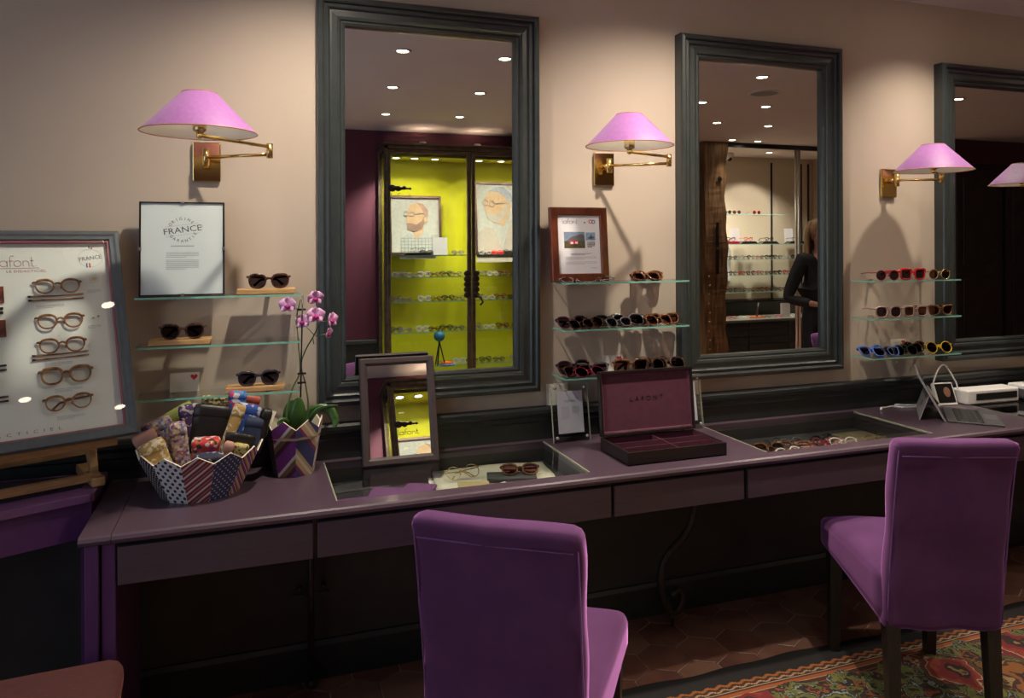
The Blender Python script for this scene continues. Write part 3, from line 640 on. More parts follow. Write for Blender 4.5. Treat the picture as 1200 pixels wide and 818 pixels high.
text('printed_caption', 'D I D A C T I C I E L', .012, m_rose, t, (-.30, yb, .050), sx=1.5, space=1.35)
g = MB()
for z_, x_ in ((.408, -.20), (.236, -.19), (.160, -.17), (.082, -.17), (.338, -.085), (.448, -.078)): greeking(g, x_-.03 if x_ < -.1 else x_-.018, x_+.04 if x_ < -.1 else x_+.018, z_, 3, .004, yb, .0014)
part('printed_lines', g, m_inkl, t)
gl = [('panto', m_torl, .461, 'pale rimmed spectacle front in the showcase, topmost on the right', 0), ('panto', tortoise('rust tortoiseshell', (.25, .07, .02), (.42, .17, .06), 45), .355, 'rust brown spectacle front in the showcase, second from the top', 0), ('panto', tortoise('russet tortoiseshell', (.18, .05, .02), (.42, .15, .05), 45), .283, 'russet spectacle front in the showcase above the lower pair of loose temples', 0),
      ('bold', m_torl, .193, 'amber spectacle front with thick brow bar in the showcase, fourth from the top', 0), ('panto', tortoise('caramel tortoiseshell', (.24, .08, .02), (.48, .22, .07), 45), .118, 'assembled caramel spectacles with folded temples, lowest in the showcase', 1)]
for i, (st, mt, v, lab, tmp) in enumerate(gl):
    p = BR+U*(-.174+(.004 if i > 2 else 0))+V*(v-.022)+NN*.0125
    glasses(st, mt, m_lensc, p, 0, lab, 'spectacle frames in the showcase', temples='fold' if tmp else 'none', name='spectacles', cat='glasses', scale=1.0, mat_rot=RM)
for v, lab in ((.428, 'pair of loose brown temples under the topmost spectacle front'), (.254, 'pair of loose brown temples under the russet spectacle front')):
    t = in_case('loose_temples', lab, 'temples', -.176, v, .018)
    for dz in (.006, -.006): part('temple', MB().tube([(-.072, 0, dz), (.0, 0, dz*.9), (.068, 0, dz+.002)], [.0028, .0018, .0022], 6), m_torl, t); part('temple_tip', MB().tube([(-.074, 0, dz), (-.066, 0, dz)], .0031, 6), m_tort, t)
for v, lab in ((.233, 'upper pair of loose temples at the left edge of the photo'), (.147, 'lower pair of loose temples at the left edge of the photo'), (.395, 'thick temple blanks between two brown acetate slabs at the left edge')):
    t = in_case('loose_temples', lab, 'temples', -.385, v, .018)
    for dz in (.006, -.006): part('temple', MB().tube([(-.072, 0, dz), (.074, 0, dz+.002)], .0028 if v < .3 else .0045, 6), m_tort, t)
for v, lab in ((.443, 'upper brown acetate slab at the left edge of the showcase'), (.345, 'lower brown acetate slab at the left edge of the showcase')):
    t = in_case('acetate_slab', lab, 'acetate slab', -.385, v, .017); part('slab', MB().box(-.075, .078, -.002, .004, -.024, .024), tortoise('red brown acetate', (.10, .02, .015), (.25, .06, .03), 30), t)
for v, lab in ((.270, 'cut-off spectacle front beside the upper loose temples'), (.185, 'cut-off spectacle front beside the lower loose temples')):
    p = BR+U*(-.392)+V*(v-.022)+NN*.0125; glasses('panto', m_torl, m_lensc, p, 0, lab, 'spectacle frames in the showcase', temples='none', name='spectacles', cat='glasses', mat_rot=RM)
t = in_case('round_tub', 'tiny clear round tub of metal hinges in the showcase', 'tub', -.078, .478, .012); part('tub', MB().lathe([(0, 0), (.013, 0), (.013, .012), (0, .012)], 20, smooth=False).xf(Matrix.Rotation(PI/2, 4, 'X')), m_acry, t)
part('hinges', MB().box(-.006, .002, -.008, -.004, -.005, .001).box(0, .006, -.008, -.005, -.002, .006).box(-.004, .004, -.009, -.006, .0, .004), m_gold, t)
for u, lab in ((-.088, 'left one of two tiny dark screws in the showcase'), (-.074, 'right one of two tiny dark screws in the showcase')):
    t = in_case('tiny_screw', lab, 'screw', u, .362+(u+.08)*.3, .018); part('screw_head', MB().ball((0, 0, 0), .003, 8, 6), m_gold, t)
# easel: local x along U, y towards the wall, z up, on the table mat
t = thing('table_easel', 'beech wood table easel carrying the tilted showcase', 'easel', (BR.x-.115, BR.y+.070, .7925), a23)
part('front_rail', MB().box(-.46, -.0, -.012, .012, .012, .034), m_easel, t, bevel=.002)
part('rear_rail', MB().box(-.46, -.0, .128, .148, .060, .078), m_easel, t, bevel=.002)
part('ledge', MB().box(-.50, .035, -.055, .0, .118, .140), m_easel, t, bevel=.002)
for x in (-.012, -.436):
    part('foot', MB().box(x-.016, x+.020, -.032, .165, 0, .026), m_easel, t, bevel=.003)
    part('upright', MB().box(x-.010, x+.012, .010, .034, .024, .30, rot=(R(-17), 0, 0), at=(x, .02, .03)), m_easel, t, bevel=.002)
    part('brace', MB().box(x-.008, x+.008, .02, .04, .024, .16, rot=(R(-38), 0, 0), at=(x, .03, .03)), m_easel, t, bevel=.002)
# stool bottom left and cables under the table
t = thing('upholstered_stool', 'rust red woven upholstered stool seat in the bottom left corner', 'stool', (-.545, -.775, 0), R(4))
part('seat', MB().soft((.50, .48, .085), .035, (14, 14, 6), lambda p: (p.x, p.y, p.z+.405+.012*(1-(p.x/.25)**2)*(1-(p.y/.24)**2))), m_redwool, t)
part('seat_frame', MB().box(-.22, .22, -.21, .21, .31, .37), m_wenge, t)
for x in (-.2, .2):
    for y in (-.19, .19): part('leg', MB().tube([(x, y, .33), (x, y, 0)], [.022, .015], 4), m_wenge, t)
t = thing('power_cable', 'tangled black cable lying on the floor under the side table', 'cable', (-.70, -.14, .008)); pts = [(.16*math.sin(3*q)+.05*math.cos(7*q), .055*math.cos(2*q), .012+.010*math.sin(5*q)) for q in [i*.12 for i in range(60)]]
part('cord', MB().tube(pts, .004, 6), m_black, t)

# ---------------------------------------------------------------- tie-silk basket, orchid pot
PAT = [uv_dots('black silk, white dots', (.014, .010, .014), (.62, .58, .55), 95, .22), uv_dots('white silk, black dots', (.55, .53, .54), (.018, .014, .02), 62, .30),
       uv_stripes('maroon and cream stripes', ((.38, (.20, .015, .05)), (.06, (.55, .42, .2)), (.30, (.20, .015, .05)), (.26, (.58, .54, .44))), 50, 48), uv_dots('navy silk, pale dots', (.035, .045, .12), (.50, .48, .44), 85, .20),
       uv_stripes('purple and gold stripes', ((.34, (.16, .02, .14)), (.1, (.55, .5, .4)), (.22, (.16, .02, .14)), (.2, (.40, .26, .09)), (.14, (.50, .44, .3))), -48, 42), uv_stripes('plum, brown and white bands', ((.5, (.20, .03, .22)), (.12, (.62, .58, .54)), (.2, (.20, .12, .06)), (.18, (.08, .012, .035))), 42, 14),
       uv_stripes('gold, navy and cream bands', ((.16, (.48, .34, .16)), (.1, (.60, .54, .42)), (.12, (.48, .34, .16)), (.50, (.04, .045, .14)), (.12, (.2, .03, .1))), -38, 13), uv_stripes('cream silk with purple lines', ((.8, (.60, .56, .45)), (.2, (.25, .04, .2))), 60, 16)]
def petal_pot(t, n, rb, rt, hv, ha, order, phase, lean=(0, 0)):
    for i in range(n):
        a0, a1 = phase+2*PI*i/n, phase+2*PI*(i+1)/n; am = (a0+a1)/2
        P = lambda a, r, z, q=1: Vector((r[0]*math.cos(a)*q, r[1]*math.sin(a)*q, z))
        lerp = lambda z: tuple(rb[k]+(rt[k]-rb[k])*z/hv for k in (0, 1))
        o = [P(a0, rb, 0), P(a1, rb, 0), P(a1, rt, hv), P(am, tuple(q*math.cos(PI/n)*1.02 for q in lerp(ha)), ha), P(a0, rt, hv)]
        c = sum(o, Vector())/5; nrm = (o[1]-o[0]).cross(o[4]-o[0]).normalized()
        if nrm.dot(Vector((math.cos(am), math.sin(am), 0))) < 0: nrm = -nrm
        inn = [p-nrm*.004 for p in o]; ed = [p-nrm*.0004+(p-c)*.02 for p in o]
        mb = MB(); mb.add(o+inn+o, [(0, 1, 2, 3, 4), (9, 8, 7, 6, 5)]); mb.mi = [0, 1]
        for k in range(5): mb.f.append((10+k, 10+(k+1) % 5, 5+(k+1) % 5, 5+k)); mb.mi.append(1); mb.sm.append(False)
        wd = (o[1]-o[0]).length; wt = (o[2]-o[4]).length; uv = [(-wd/2, 0), (wd/2, 0), (wt/2, hv), (0, ha), (-wt/2, hv)]; mb.uv = [(u+i*.37, v+i*.21) for u, v in uv]*3
        part('silk_panel', mb, [PAT[order[i % len(order)]], m_cream], t, label='panel in '+PAT[order[i % len(order)]].name)
    part('base', MB().add([P(2*PI*i/n+phase, rb, .004, .97) for i in range(n)], [tuple(range(n))]).add([P(2*PI*i/n+phase, rb, .0, .97) for i in range(n)], [tuple(range(n-1, -1, -1))]), m_cream, t)
t = thing('silk_basket', 'oval basket of zigzag tie-silk panels filled with glasses cases', 'basket', (-.146, -.225, .750))
petal_pot(t, 12, (.112, .108), (.170, .146), .118, .143, (2, 3, 4, 4, 5, 0, 1, 7, 6, 7, 0, 1), R(-90+15-30))
t = thing('orchid_pot', 'small zigzag tie-silk pot holding the pink orchid', 'pot', (.132, -.125, .750))
petal_pot(t, 7, (.066, .056), (.094, .080), .155, .185, (0, 5, 6, 7, 1, 0, 7), R(-90-52-50))
part('bark_filling', MB().lathe([(0, .138), (.060, .135), (.085, .125)], 20), m_bark, t)

def fab(name, base, dot, f, r=.3): return uv_dots(name, base, dot, f, r)
CM = dict(black=plain('black leather', (.012, .010, .010), .4, bump=.15, scale=60), gold=cells('gold spotted cloth', [(0, (.40, .26, .08)), (.72, (.62, .56, .40))], 110), floral=cells('mixed floral cloth', [(0, (.35, .25, .28)), (.3, (.10, .06, .16)), (.45, (.55, .48, .42)), (.6, (.30, .12, .10)), (.75, (.14, .18, .30)), (.88, (.50, .38, .16))], 130),
          redf=cells('red floral cloth', [(0, (.45, .03, .04)), (.35, (.04, .02, .02)), (.5, (.60, .52, .48)), (.7, (.30, .02, .10)), (.85, (.5, .10, .03))], 90), navy=cells('navy floral cloth', [(0, (.02, .025, .06)), (.6, (.30, .32, .36)), (.75, (.03, .03, .05))], 120),
          blue=cells('blue spotted cloth', [(0, (.02, .06, .26)), (.80, (.40, .45, .55))], 90), lime=plain('lime green cloth', (.30, .36, .08), .8), straw=cells('yellow dotted cloth', [(0, (.50, .42, .16)), (.6, (.12, .08, .04))], 150), pink=plain('salmon cloth', (.50, .28, .22), .8), coral=plain('coral leather', (.42, .09, .06), .5), multi=cells('blue, red and white cloth', [(0, (.05, .12, .40)), (.35, (.60, .05, .12)), (.6, (.65, .60, .60)), (.8, (.08, .25, .45))], 70), violet=cells('violet dotted cloth', [(0, (.06, .03, .10)), (.7, (.40, .36, .34))], 120), dblue=plain('dark navy cloth', (.02, .03, .07), .8, bump=.15))
def case(mat, x, y, z, rx, ry, rz, size, label, rad=.012):
    t = thing('glasses_case', label, 'glasses case', (x, y, z), (R(rx), R(ry), R(rz)), 'cases in the silk basket')
    w, d, h = size; rad = min(rad, min(size)/2*.9)
    part('case_body', MB().soft(size, rad, (5, 4, 6)), CM[mat], t)
    part('case_flap', MB().soft((w*1.03, d*1.12, h*.30), rad*.9, (5, 4, 3), c=(0, 0, h*.36)), CM[mat], t)
BX, BY = -.14, -.225
case('gold', -.262, -.262, .868, 8, -20, 20, (.070, .035, .12), 'gold spotted fabric case at the front left of the silk basket')
case('pink', -.285, -.215, .890, 5, -24, 10, (.065, .022, .11), 'salmon fabric case leaning over the left rim of the silk basket')
case('floral', -.250, -.195, .905, 6, -22, 0, (.085, .028, .14), 'large mixed floral fabric case leaning left in the silk basket')
case('floral', -.205, -.220, .890, 4, -6, 8, (.050, .030, .15), 'narrow upright floral fabric case in the left middle of the silk basket')
case('lime', -.205, -.130, .925, -4, -30, 0, (.120, .020, .13), 'lime green fabric case at the back left of the silk basket')
case('violet', -.175, -.165, .930, -4, -8, 0, (.060, .025, .15), 'violet dotted fabric case beside the black leather case')
case('black', -.125, -.175, .925, -4, 10, 0, (.105, .025, .15), 'wide black leather case in the middle of the silk basket')
case('straw', -.095, -.120, .955, -4, 8, 0, (.120, .024, .12), 'yellow dotted fabric case behind the black leather case')
case('multi', -.045, -.125, .980, 0, 6, 0, (.055, .030, .10), 'blue, red and white case standing highest in the silk basket')
case('coral', -.005, -.110, .965, 0, 14, 0, (.050, .022, .09), 'coral leather case at the back right of the silk basket')
case('gold', -.058, -.180, .920, -4, 20, 0, (.038, .026, .16), 'slim gold spotted case between the black and blue cases')
case('blue', -.022, -.170, .930, -4, 16, 0, (.075, .028, .13), 'bright blue spotted case at the right of the silk basket')
case('dblue', .000, -.200, .900, -3, 12, 0, (.055, .030, .11), 'dark navy case below the bright blue case')
case('black', .030, -.165, .905, 0, 16, 10, (.034, .028, .14), 'slim black case by the right rim of the silk basket')
case('redf', -.130, -.265, .872, 8, 2, 0, (.078, .045, .10), 'plump red floral case at the front of the silk basket')
case('navy', -.120, -.305, .845, 10, 0, 0, (.082, .040, .08), 'navy floral case lowest at the front of the silk basket')
case('pink', -.078, -.275, .860, 6, 22, 0, (.030, .022, .10), 'slim salmon case beside the plump red floral case')
case('black', -.040, -.255, .875, 6, 12, 0, (.085, .014, .10), 'flat black card case lettered in gold at the front right of the basket')
case('straw', -.035, -.268, .862, 6, 12, -8, (.045, .020, .07), 'small yellow dotted case at the right rim of the silk basket')
t = thing('paper_tag', 'cream paper tag standing in the right end of the silk basket', 'tag', (.040, -.150, .925), (R(-10), R(24), 0)); part('tag_card', MB().box(-.020, .020, -.001, .001, -.05, .045), m_card, t)

# orchid
t = thing('orchid', 'pink flowering orchid on two arching stems in the silk pot', 'orchid', (.132, -.125, .88))
oz = .88; ox_, oy_ = .132, -.125
def lp(p): return (p[0]-ox_, p[1]-oy_, p[2]-oz)
def smooth_path(P, n=6):
    P = [Vector(p) for p in P]; out = []
    for i in range(len(P)-1):
        a, b, c, d = P[max(0, i-1)], P[i], P[i+1], P[min(len(P)-1, i+2)]
        for k in range(n):
            s_ = k/n; out.append(.5*((2*b)+(c-a)*s_+(2*a-5*b+4*c-d)*s_**2+(3*b-a-3*c+d)*s_**3))
    return out+[P[-1]]
s1 = smooth_path([lp(p) for p in ((.110, -.13, .89), (.108, -.13, .95), (.128, -.13, 1.03), (.150, -.13, 1.08), (.147, -.13, 1.17), (.141, -.13, 1.25), (.150, -.13, 1.305), (.155, -.13, 1.318))])
s2 = smooth_path([lp(p) for p in ((.165, -.12, .89), (.178, -.12, .96), (.168, -.12, 1.04), (.155, -.12, 1.10), (.170, -.12, 1.15), (.200, -.125, 1.205), (.212, -.13, 1.245), (.207, -.13, 1.29))])
part('flower_stem', MB().tube(s1, [.0035-.0018*i/len(s1) for i in range(len(s1))], 6), m_stem, t); part('flower_stem', MB().tube(s2, [.0035-.0018*i/len(s2) for i in range(len(s2))], 6), m_stem, t)
part('support_stake', MB().tube([lp((.150, -.135, .90)), lp((.160, -.135, 1.335))], .0028, 6), m_black, t)
for z in (1.045, 1.075, 1.285): part('stem_clip', MB().box(-.014, .014, -.006, .002, -.003, .003).xf(Matrix.Translation(lp((.156, -.130, z)))), m_black, t)
def leaf(pts, wd, curl=.3):
    pts = smooth_path([lp(p) for p in pts], 5); vs = []; fs = []; n = len(pts)
    for i, p in enumerate(pts):
        tt = i/(n-1); w = wd*math.sin(PI*min(1, .12+tt*.88))**.7; d = (pts[min(n-1, i+1)]-pts[max(0, i-1)]).normalized()
        side = d.cross(Vector((0, 1, .25))).normalized(); nn = side.cross(d)
        for k in (-1, -.5, 0, .5, 1): vs.append(p+side*w*k+nn*curl*w*k*k)
    for i in range(n-1):
        for k in range(4): a = i*5+k; fs.append((a, a+1, a+6, a+5))
    m = MB().add(vs, fs, 0, True); o = part('leaf', m, m_leaf, t); sd = o.modifiers.new('solid', 'SOLIDIFY'); sd.thickness = .0018
leaf([(.135, -.15, .885), (.140, -.165, .95), (.145, -.16, 1.005)], .026); leaf([(.125, -.12, .885), (.118, -.11, .94), (.128, -.10, .985)], .020)
leaf([(.150, -.12, .89), (.19, -.12, .945), (.24, -.13, .948), (.262, -.14, .915), (.258, -.145, .89)], .017); leaf([(.120, -.14, .89), (.095, -.165, .925), (.078, -.18, .922)], .018); leaf([(.165, -.13, .89), (.205, -.15, .955), (.275, -.15, .965)], .008)
def petal_shape(mb, ang, ln, wd, tilt=.25):
    n = 6; vs = []; fs = []
    for i in range(n+1):
        q = i/n; w = wd*math.sin(PI*(.08+.92*q))**.6*(.35+.65*math.sin(PI*q*.9)) if i < n else wd*.12
        for k in (-1, 0, 1):
            x = k*w; z = ln*q; y = -tilt*ln*q*q+.1*abs(k)*w; vs.append((x*math.cos(ang)+z*math.sin(ang), y, -x*math.sin(ang)+z*math.cos(ang)))
    for i in range(n):
        for k in (0, 1): a = i*3+k; fs.append((a, a+1, a+4, a+3))
    mb.add(vs, fs, 0, True)
def flower(p, rz, rx, s, back=False):
    M = Matrix.Translation(lp(p)) @ Euler((R(rx), 0, R(rz))).to_matrix().to_4x4() @ Matrix.Scale(s*1.15, 4)
    m = MB()
    for a, l_, w_ in ((0, .022, .010), (R(130), .021, .010), (R(-130), .021, .010), (R(72), .024, .017), (R(-72), .024, .017)): petal_shape(m, a, l_, w_)
    f = part('flower', m.xf(M), m_petal, t); sd = f.modifiers.new('solid', 'SOLIDIFY'); sd.thickness = .0008
    part('lip', MB().ball((0, -.004, -.004), .005, 8, 6, scale=(1, 1.2, 1.3)).ball((-.006, -.004, -.003), .003, 6, 5).ball((.006, -.004, -.003), .003, 6, 5).xf(M), m_lip, f)
for p, a, b, s in (((.113, -.14, 1.300), -25, -5, 1.1), ((.199, -.14, 1.322), 15, 10, 1.05), ((.199, -.15, 1.265), 10, 0, 1.15), ((.160, -.135, 1.245), -30, -10, 1.0), ((.252, -.14, 1.248), 50, 0, 1.05), ((.240, -.145, 1.205), 60, 15, .85)): flower(p, a, b, s)
pd = MB()
for a, b in (((.148, -.13, 1.285), (.118, -.135, 1.300)), ((.208, -.13, 1.285), (.200, -.135, 1.318)), ((.209, -.13, 1.262), (.202, -.14, 1.265)), ((.195, -.125, 1.20), (.163, -.13, 1.238)), ((.212, -.13, 1.24), (.248, -.135, 1.246)), ((.200, -.127, 1.195), (.236, -.14, 1.203)), ((.193, -.125, 1.19), (.196, -.12, 1.168))): pd.tube([lp(a), lp(b)], .0014, 5)
part('pedicels', pd, m_stem, t)

# ---------------------------------------------------------------- small table mirror
TL = R(-14.4)
t = thing('table_mirror', 'small brown framed counter mirror tilted back, reflecting the cabinet top', 'mirror', (.482, -.150, .7505), (TL, 0, R(-.1)))
part('mirror_frame', frame_ring(-.131, .131, 0, .362, [(0, -.014), (0, .004), (.004, .008), (.018, .008), (.024, .003), (.027, .0), (.027, -.006)]), plain('brown leather mirror frame', (.045, .032, .034), .45, bump=.1), t)
part('mirror_glass', MB().box(-.106, .106, .0, .004, .025, .337), m_mirror, t); part('backing_board', MB().box(-.128, .128, .006, .014, .003, .359), plain('brown leather mirror frame', (.045, .032, .034)), t)
part('strut', MB().box(-.02, .02, .012, .016, .01, .20, rot=(R(12), 0, 0), at=(0, .014, .20)), m_black, t)

# ---------------------------------------------------------------- brown framed print on the top middle shelf
t = thing('framed_print', 'mahogany framed shop notice with two small photographs on the top middle shelf', 'framed print', (1.182, -.082, 1.3525), (R(-5), 0, 0))
part('picture_frame', frame_ring(-.118, .118, 0, .284, [(0, -.014), (0, .008), (.003, .011), (.028, .009), (.031, .006), (.031, -.002)]), m_mahog, t, bevel=.001)
part('paper', MB().box(-.092, .092, -.001, .0, .026, .258), m_paper, t); part('backing_board', MB().box(-.114, .114, .0, .012, .004, .280), m_black, t)
yy = -.0013
lg = MB(); logo(lg, -.066, .222, .0105, yy, .0007, 1.18); lg.ball((.026, yy, .226), .0028, 10, 6); part('wordmark', lg, m_ink, t)
part('emblem', MB().tube([(.050+.006*math.cos(q), yy, .230+.0065*math.sin(q)) for q in [2*PI*k/14 for k in range(14)]], .0016, 4, True), m_red, t); part('emblem', MB().tube([(.063+.006*math.cos(q), yy, .229+.0065*math.sin(q)) for q in [2*PI*k/14 for k in range(14)]], .0016, 4, True), m_blue, t)
ph = part('photograph', MB().box(-.062, .024, yy, -.001, .128, .190), plain('photo sky blue', (.25, .34, .48), .5, var=.3, scale=30), t)
part('photo_roof', MB().prism([(-.062, .150), (-.030, .172), (.012, .182), (.024, .176), (.024, .150)], yy-.0002, yy), plain('photo slate', (.14, .15, .17), .5, var=.3), ph)
part('photo_building', MB().box(-.062, .024, yy-.0003, yy, .128, .155), plain('photo olive', (.10, .09, .04), .5, var=.5, scale=60), ph); part('photo_shopfront', MB().box(-.040, -.004, yy-.0004, yy, .143, .158), m_red, ph); part('photo_window', MB().box(-.036, -.024, yy-.0005, yy, .144, .152).box(-.017, -.006, yy-.0005, yy, .145, .153), m_paper, ph)
p2 = part('photograph', MB().box(.028, .068, yy, -.001, .158, .188), plain('photo pale blue', (.25, .42, .62), .5, var=.2), t); part('photo_figure', MB().prism([(.034, .166), (.046, .172), (.050, .183), (.054, .173), (.066, .170), (.052, .162)], yy-.0002, yy), m_ink, p2)
g = MB(); greeking(g, .034, .066, .152, 5, .0045, yy, .0028); greeking(g, -.036, .048, .108, 2, .004, yy, .0018, last=.7); part('printed_lines', g, m_ink, t)
g = MB(); greeking(g, -.058, .072, .095, 3, .0045, yy, .0014); greeking(g, -.058, .072, .076, 3, .0045, yy, .0014); greeking(g, .046, .072, .053, 1, .004, yy, .002, last=1); part('printed_lines', g, m_inkl, t)

# ---------------------------------------------------------------- acrylic card holders
def holder(x, y, rz, lab, w=.150):
    t = thing('acrylic_card_holder', lab, 'card holder', (x, y, .7505), (R(-9), 0, R(rz)))
    part('front_sheet', MB().box(-w/2, w/2, -.006, -.003, 0, .215), m_acry, t, bevel=.0006); part('back_sheet', MB().box(-w/2, w/2, .001, .004, 0, .215), m_acry, t, bevel=.0006)
    part('edges', MB().box(-w/2-.0008, -w/2, -.006, .004, 0, .215).box(w/2, w/2+.0008, -.006, .004, 0, .215).box(-w/2, w/2, -.006, .004, .215, .2158), plain('acrylic edge', (.42, .42, .38), .2, bump=0), t)
    for sx_ in (-1, 1):
        for z in (.018, .20): part('screw_cap', MB().lathe([(0, -.006), (.006, -.004), (.006, .0), (0, .0)], 12).xf(Matrix.Translation((sx_*(w/2-.014), -.006, z)) @ Matrix.Rotation(-PI/2, 4, 'X')), m_steel, t)
    part('paper', MB().box(-.052, .052, -.0025, .0, .032, .188), plain('lilac white paper', (.66, .64, .74), .6, var=.02, bump=0), t)
    text('printed_heading', 'INFINI', .012, m_ink, t, (0, -.0028, .150), space=1.4)
    g = MB(); greeking(g, -.036, -.004, .130, 12, .004, -.0025, .0016); greeking(g, .006, .038, .130, 7, .004, -.0025, .0022); part('printed_lines', g, m_inkl, t)
holder(1.142, -.088, 0, 'clear acrylic card holder with a printed sheet left of the open black box'); holder(1.650, -.075, 0, 'clear acrylic card holder half hidden behind the right end of the black box')
t = thing('cream_slip', 'cream paper slip standing behind the left acrylic card holder', 'card', (1.112, -.018, .8775), (R(-3), 0, 0)); part('card', MB().box(-.045, .045, -.0008, 0, 0, .082), m_card, t)

# ---------------------------------------------------------------- open lined box
t = thing('lined_presentation_box', 'open black wooden box lined in plum suede with six compartments', 'box', (1.385, -.335, .7505), R(0))
hx, hy, hh = .194, .106, .045
b = MB().box(-hx, hx, -hy, -hy+.008, 0, hh).box(-hx, hx, hy-.008, hy, 0, hh).box(-hx, -hx+.008, -hy+.008, hy-.008, 0, hh).box(hx-.008, hx, -hy+.008, hy-.008, 0, hh).box(-hx, hx, -hy, hy, 0, .005)
part('box_body', b, m_boxwood, t, bevel=.001)
part('lining', MB().box(-hx+.008, hx-.008, -hy+.008, hy-.008, .005, .009).box(-hx+.008, -hx+.010, -hy+.008, hy-.008, .009, .041).box(hx-.010, hx-.008, -hy+.008, hy-.008, .009, .041).box(-hx+.01, hx-.01, -hy+.008, -hy+.010, .009, .041).box(-hx+.01, hx-.01, hy-.010, hy-.008, .009, .041), m_plumsuede, t)
part('divider', MB().box(.010, .013, -hy+.01, hy-.01, .009, .040), m_plumsuede, t)
for y in (-.030, .034): part('divider', MB().box(-hx+.01, hx-.01, y, y+.003, .009, .039), m_plumsuede, t)
LM = Matrix.Translation((0, hy, hh+.003)) @ Matrix.Rotation(R(-6), 4, 'X')
ld_ = part('lid', frame_ring(-hx, hx, 0, .232, [(0, -.006), (0, .018), (.008, .018), (.008, .0)]).box(-hx, hx, .0, .006, 0, .232).xf(LM), m_boxwood, t, bevel=.001)
part('lid_lining', MB().box(-hx+.008, hx-.008, -.004, 0, .008, .224).xf(LM), m_plumsuede, ld_); part('lid_lining_edge', frame_ring(-hx+.009, hx-.009, .009, .223, [(0, .004), (0, .010), (.003, .009), (.007, .004)]).xf(LM), m_plumsuede, ld_)
tx = text('stamped_name', 'LAFONT', .025, plain('stamped dark suede', (.012, .004, .008), .6), ld_, (0, 0, 0), space=1.7); tx.matrix_local = LM @ Matrix.Translation((.0, -.0050, .125)) @ Matrix.Rotation(PI/2, 4, 'X')
for x in (-hx+.03, hx-.03): part('hinge', MB().box(x-.02, x+.02, hy-.010, hy+.002, hh-.001, hh+.003).box(x-.02, x+.02, hy-.006, hy+.002, hh, hh+.018), m_gold, t)

# ---------------------------------------------------------------- glasses on the middle shelves
G = glasses
m_brown = tortoise('brown tortoiseshell', (.04, .018, .012), (.17, .065, .03)); m_plumac = plain('dark plum acetate', (.07, .02, .035), .15, bump=0); m_greyac = plain('smoke grey acetate', (.10, .09, .10), .12, bump=0)
z1, z2, z3 = 1.3522, 1.1762, .9962
G('oval', m_silver, m_lensc, (1.155, -.112, z1), 14, 'silver rimmed glasses lying at the left foot of the mahogany frame', temples='fold', tilt=-58, name='glasses', cat='glasses')
G('oval', m_silver, m_lensc, (1.245, -.112, z1), -14, 'silver rimmed glasses lying at the right foot of the mahogany frame', temples='fold', tilt=-58, name='glasses', cat='glasses')
G('bold', m_brown, m_lensb, (1.475, -.085, z1), 4, 'brown tortoiseshell sunglasses in front at the right of the top middle shelf', temples='fold', tilt=-52)
G('bold', m_hon, m_lensb, (1.502, -.050, z1), -2, 'honey sunglasses lying behind the brown pair on the top middle shelf', temples='fold', tilt=-48)
G('bold', m_plumac, m_lens, (1.165, -.060, z2), 5, 'dark plum sunglasses at the back left of the middle shelf', temples='fold', tilt=-35)
G('panto', m_tort, m_lens, (1.190, -.095, z2), 14, 'dark tortoiseshell pair in front at the left of the middle shelf', temples='fold', tilt=-45)
G('round', m_brown, m_lensr, (1.225, -.065, z2), -8, 'brown round pair at the right of the left cluster on the middle shelf', temples='fold', tilt=-40)
G('bold', m_black, m_lens, (1.330, -.055, z2), 0, 'black sunglasses at the back centre of the middle shelf', temples='fold', tilt=-38)
G('panto', m_greyac, m_lens, (1.345, -.098, z2), 8, 'smoke grey pair in front at the centre of the middle shelf', temples='fold', tilt=-40)
G('big', m_greyac, m_lens, (1.395, -.065, z2), -10, 'large smoke grey pair right of centre on the middle shelf', temples='fold', tilt=-42)
G('round', m_hon, m_lensb, (1.500, -.055, z2), 4, 'honey round pair at the back right of the middle shelf', temples='fold', tilt=-35)
G('bold', m_brown, m_lensb, (1.525, -.095, z2), 10, 'brown tortoiseshell pair in front at the right of the middle shelf', temples='fold', tilt=-42)
G('cat', m_hon, m_lensb, (1.562, -.060, z2), -6, 'honey cat-eye pair at the right end of the middle shelf', temples='fold', tilt=-38)
G('big', m_plumac, m_lens, (1.175, -.050, z3), 6, 'dark plum large pair at the back left of the bottom middle shelf', temples='fold', tilt=-30)
G('bold', m_tort, m_lensr, (1.178, -.092, z3), 12, 'dark tortoiseshell pair in front at the left of the bottom middle shelf', temples='fold', tilt=-45)
G('round', m_crim, m_lens, (1.215, -.112, z3), 4, 'crimson pair lowest at the left of the bottom middle shelf', temples='fold', tilt=-50)
G('cat', m_greyac, m_lens, (1.238, -.065, z3), -12, 'smoke grey cat-eye pair in the left cluster of the bottom middle shelf', temples='fold', tilt=-40)
G('square', m_brown, m_lensb, (1.385, -.098, z3+.001), -6, 'large brown sunglasses standing open in front of the heart card', temples='fold', tilt=6, scale=1.06)
G('round', m_tort, m_lens, (1.485, -.085, z3), 0, 'dark tortoiseshell round pair right of the large brown sunglasses', temples='fold', tilt=-25)
G('bold', m_greyac, m_lens, (1.520, -.050, z3), 8, 'smoke grey pair at the back right of the bottom middle shelf', temples='fold', tilt=-25)
G('big', m_tort, m_lens, (1.565, -.090, z3), -8, 'dark tortoiseshell pair at the right end of the bottom middle shelf', temples='fold', tilt=-38)
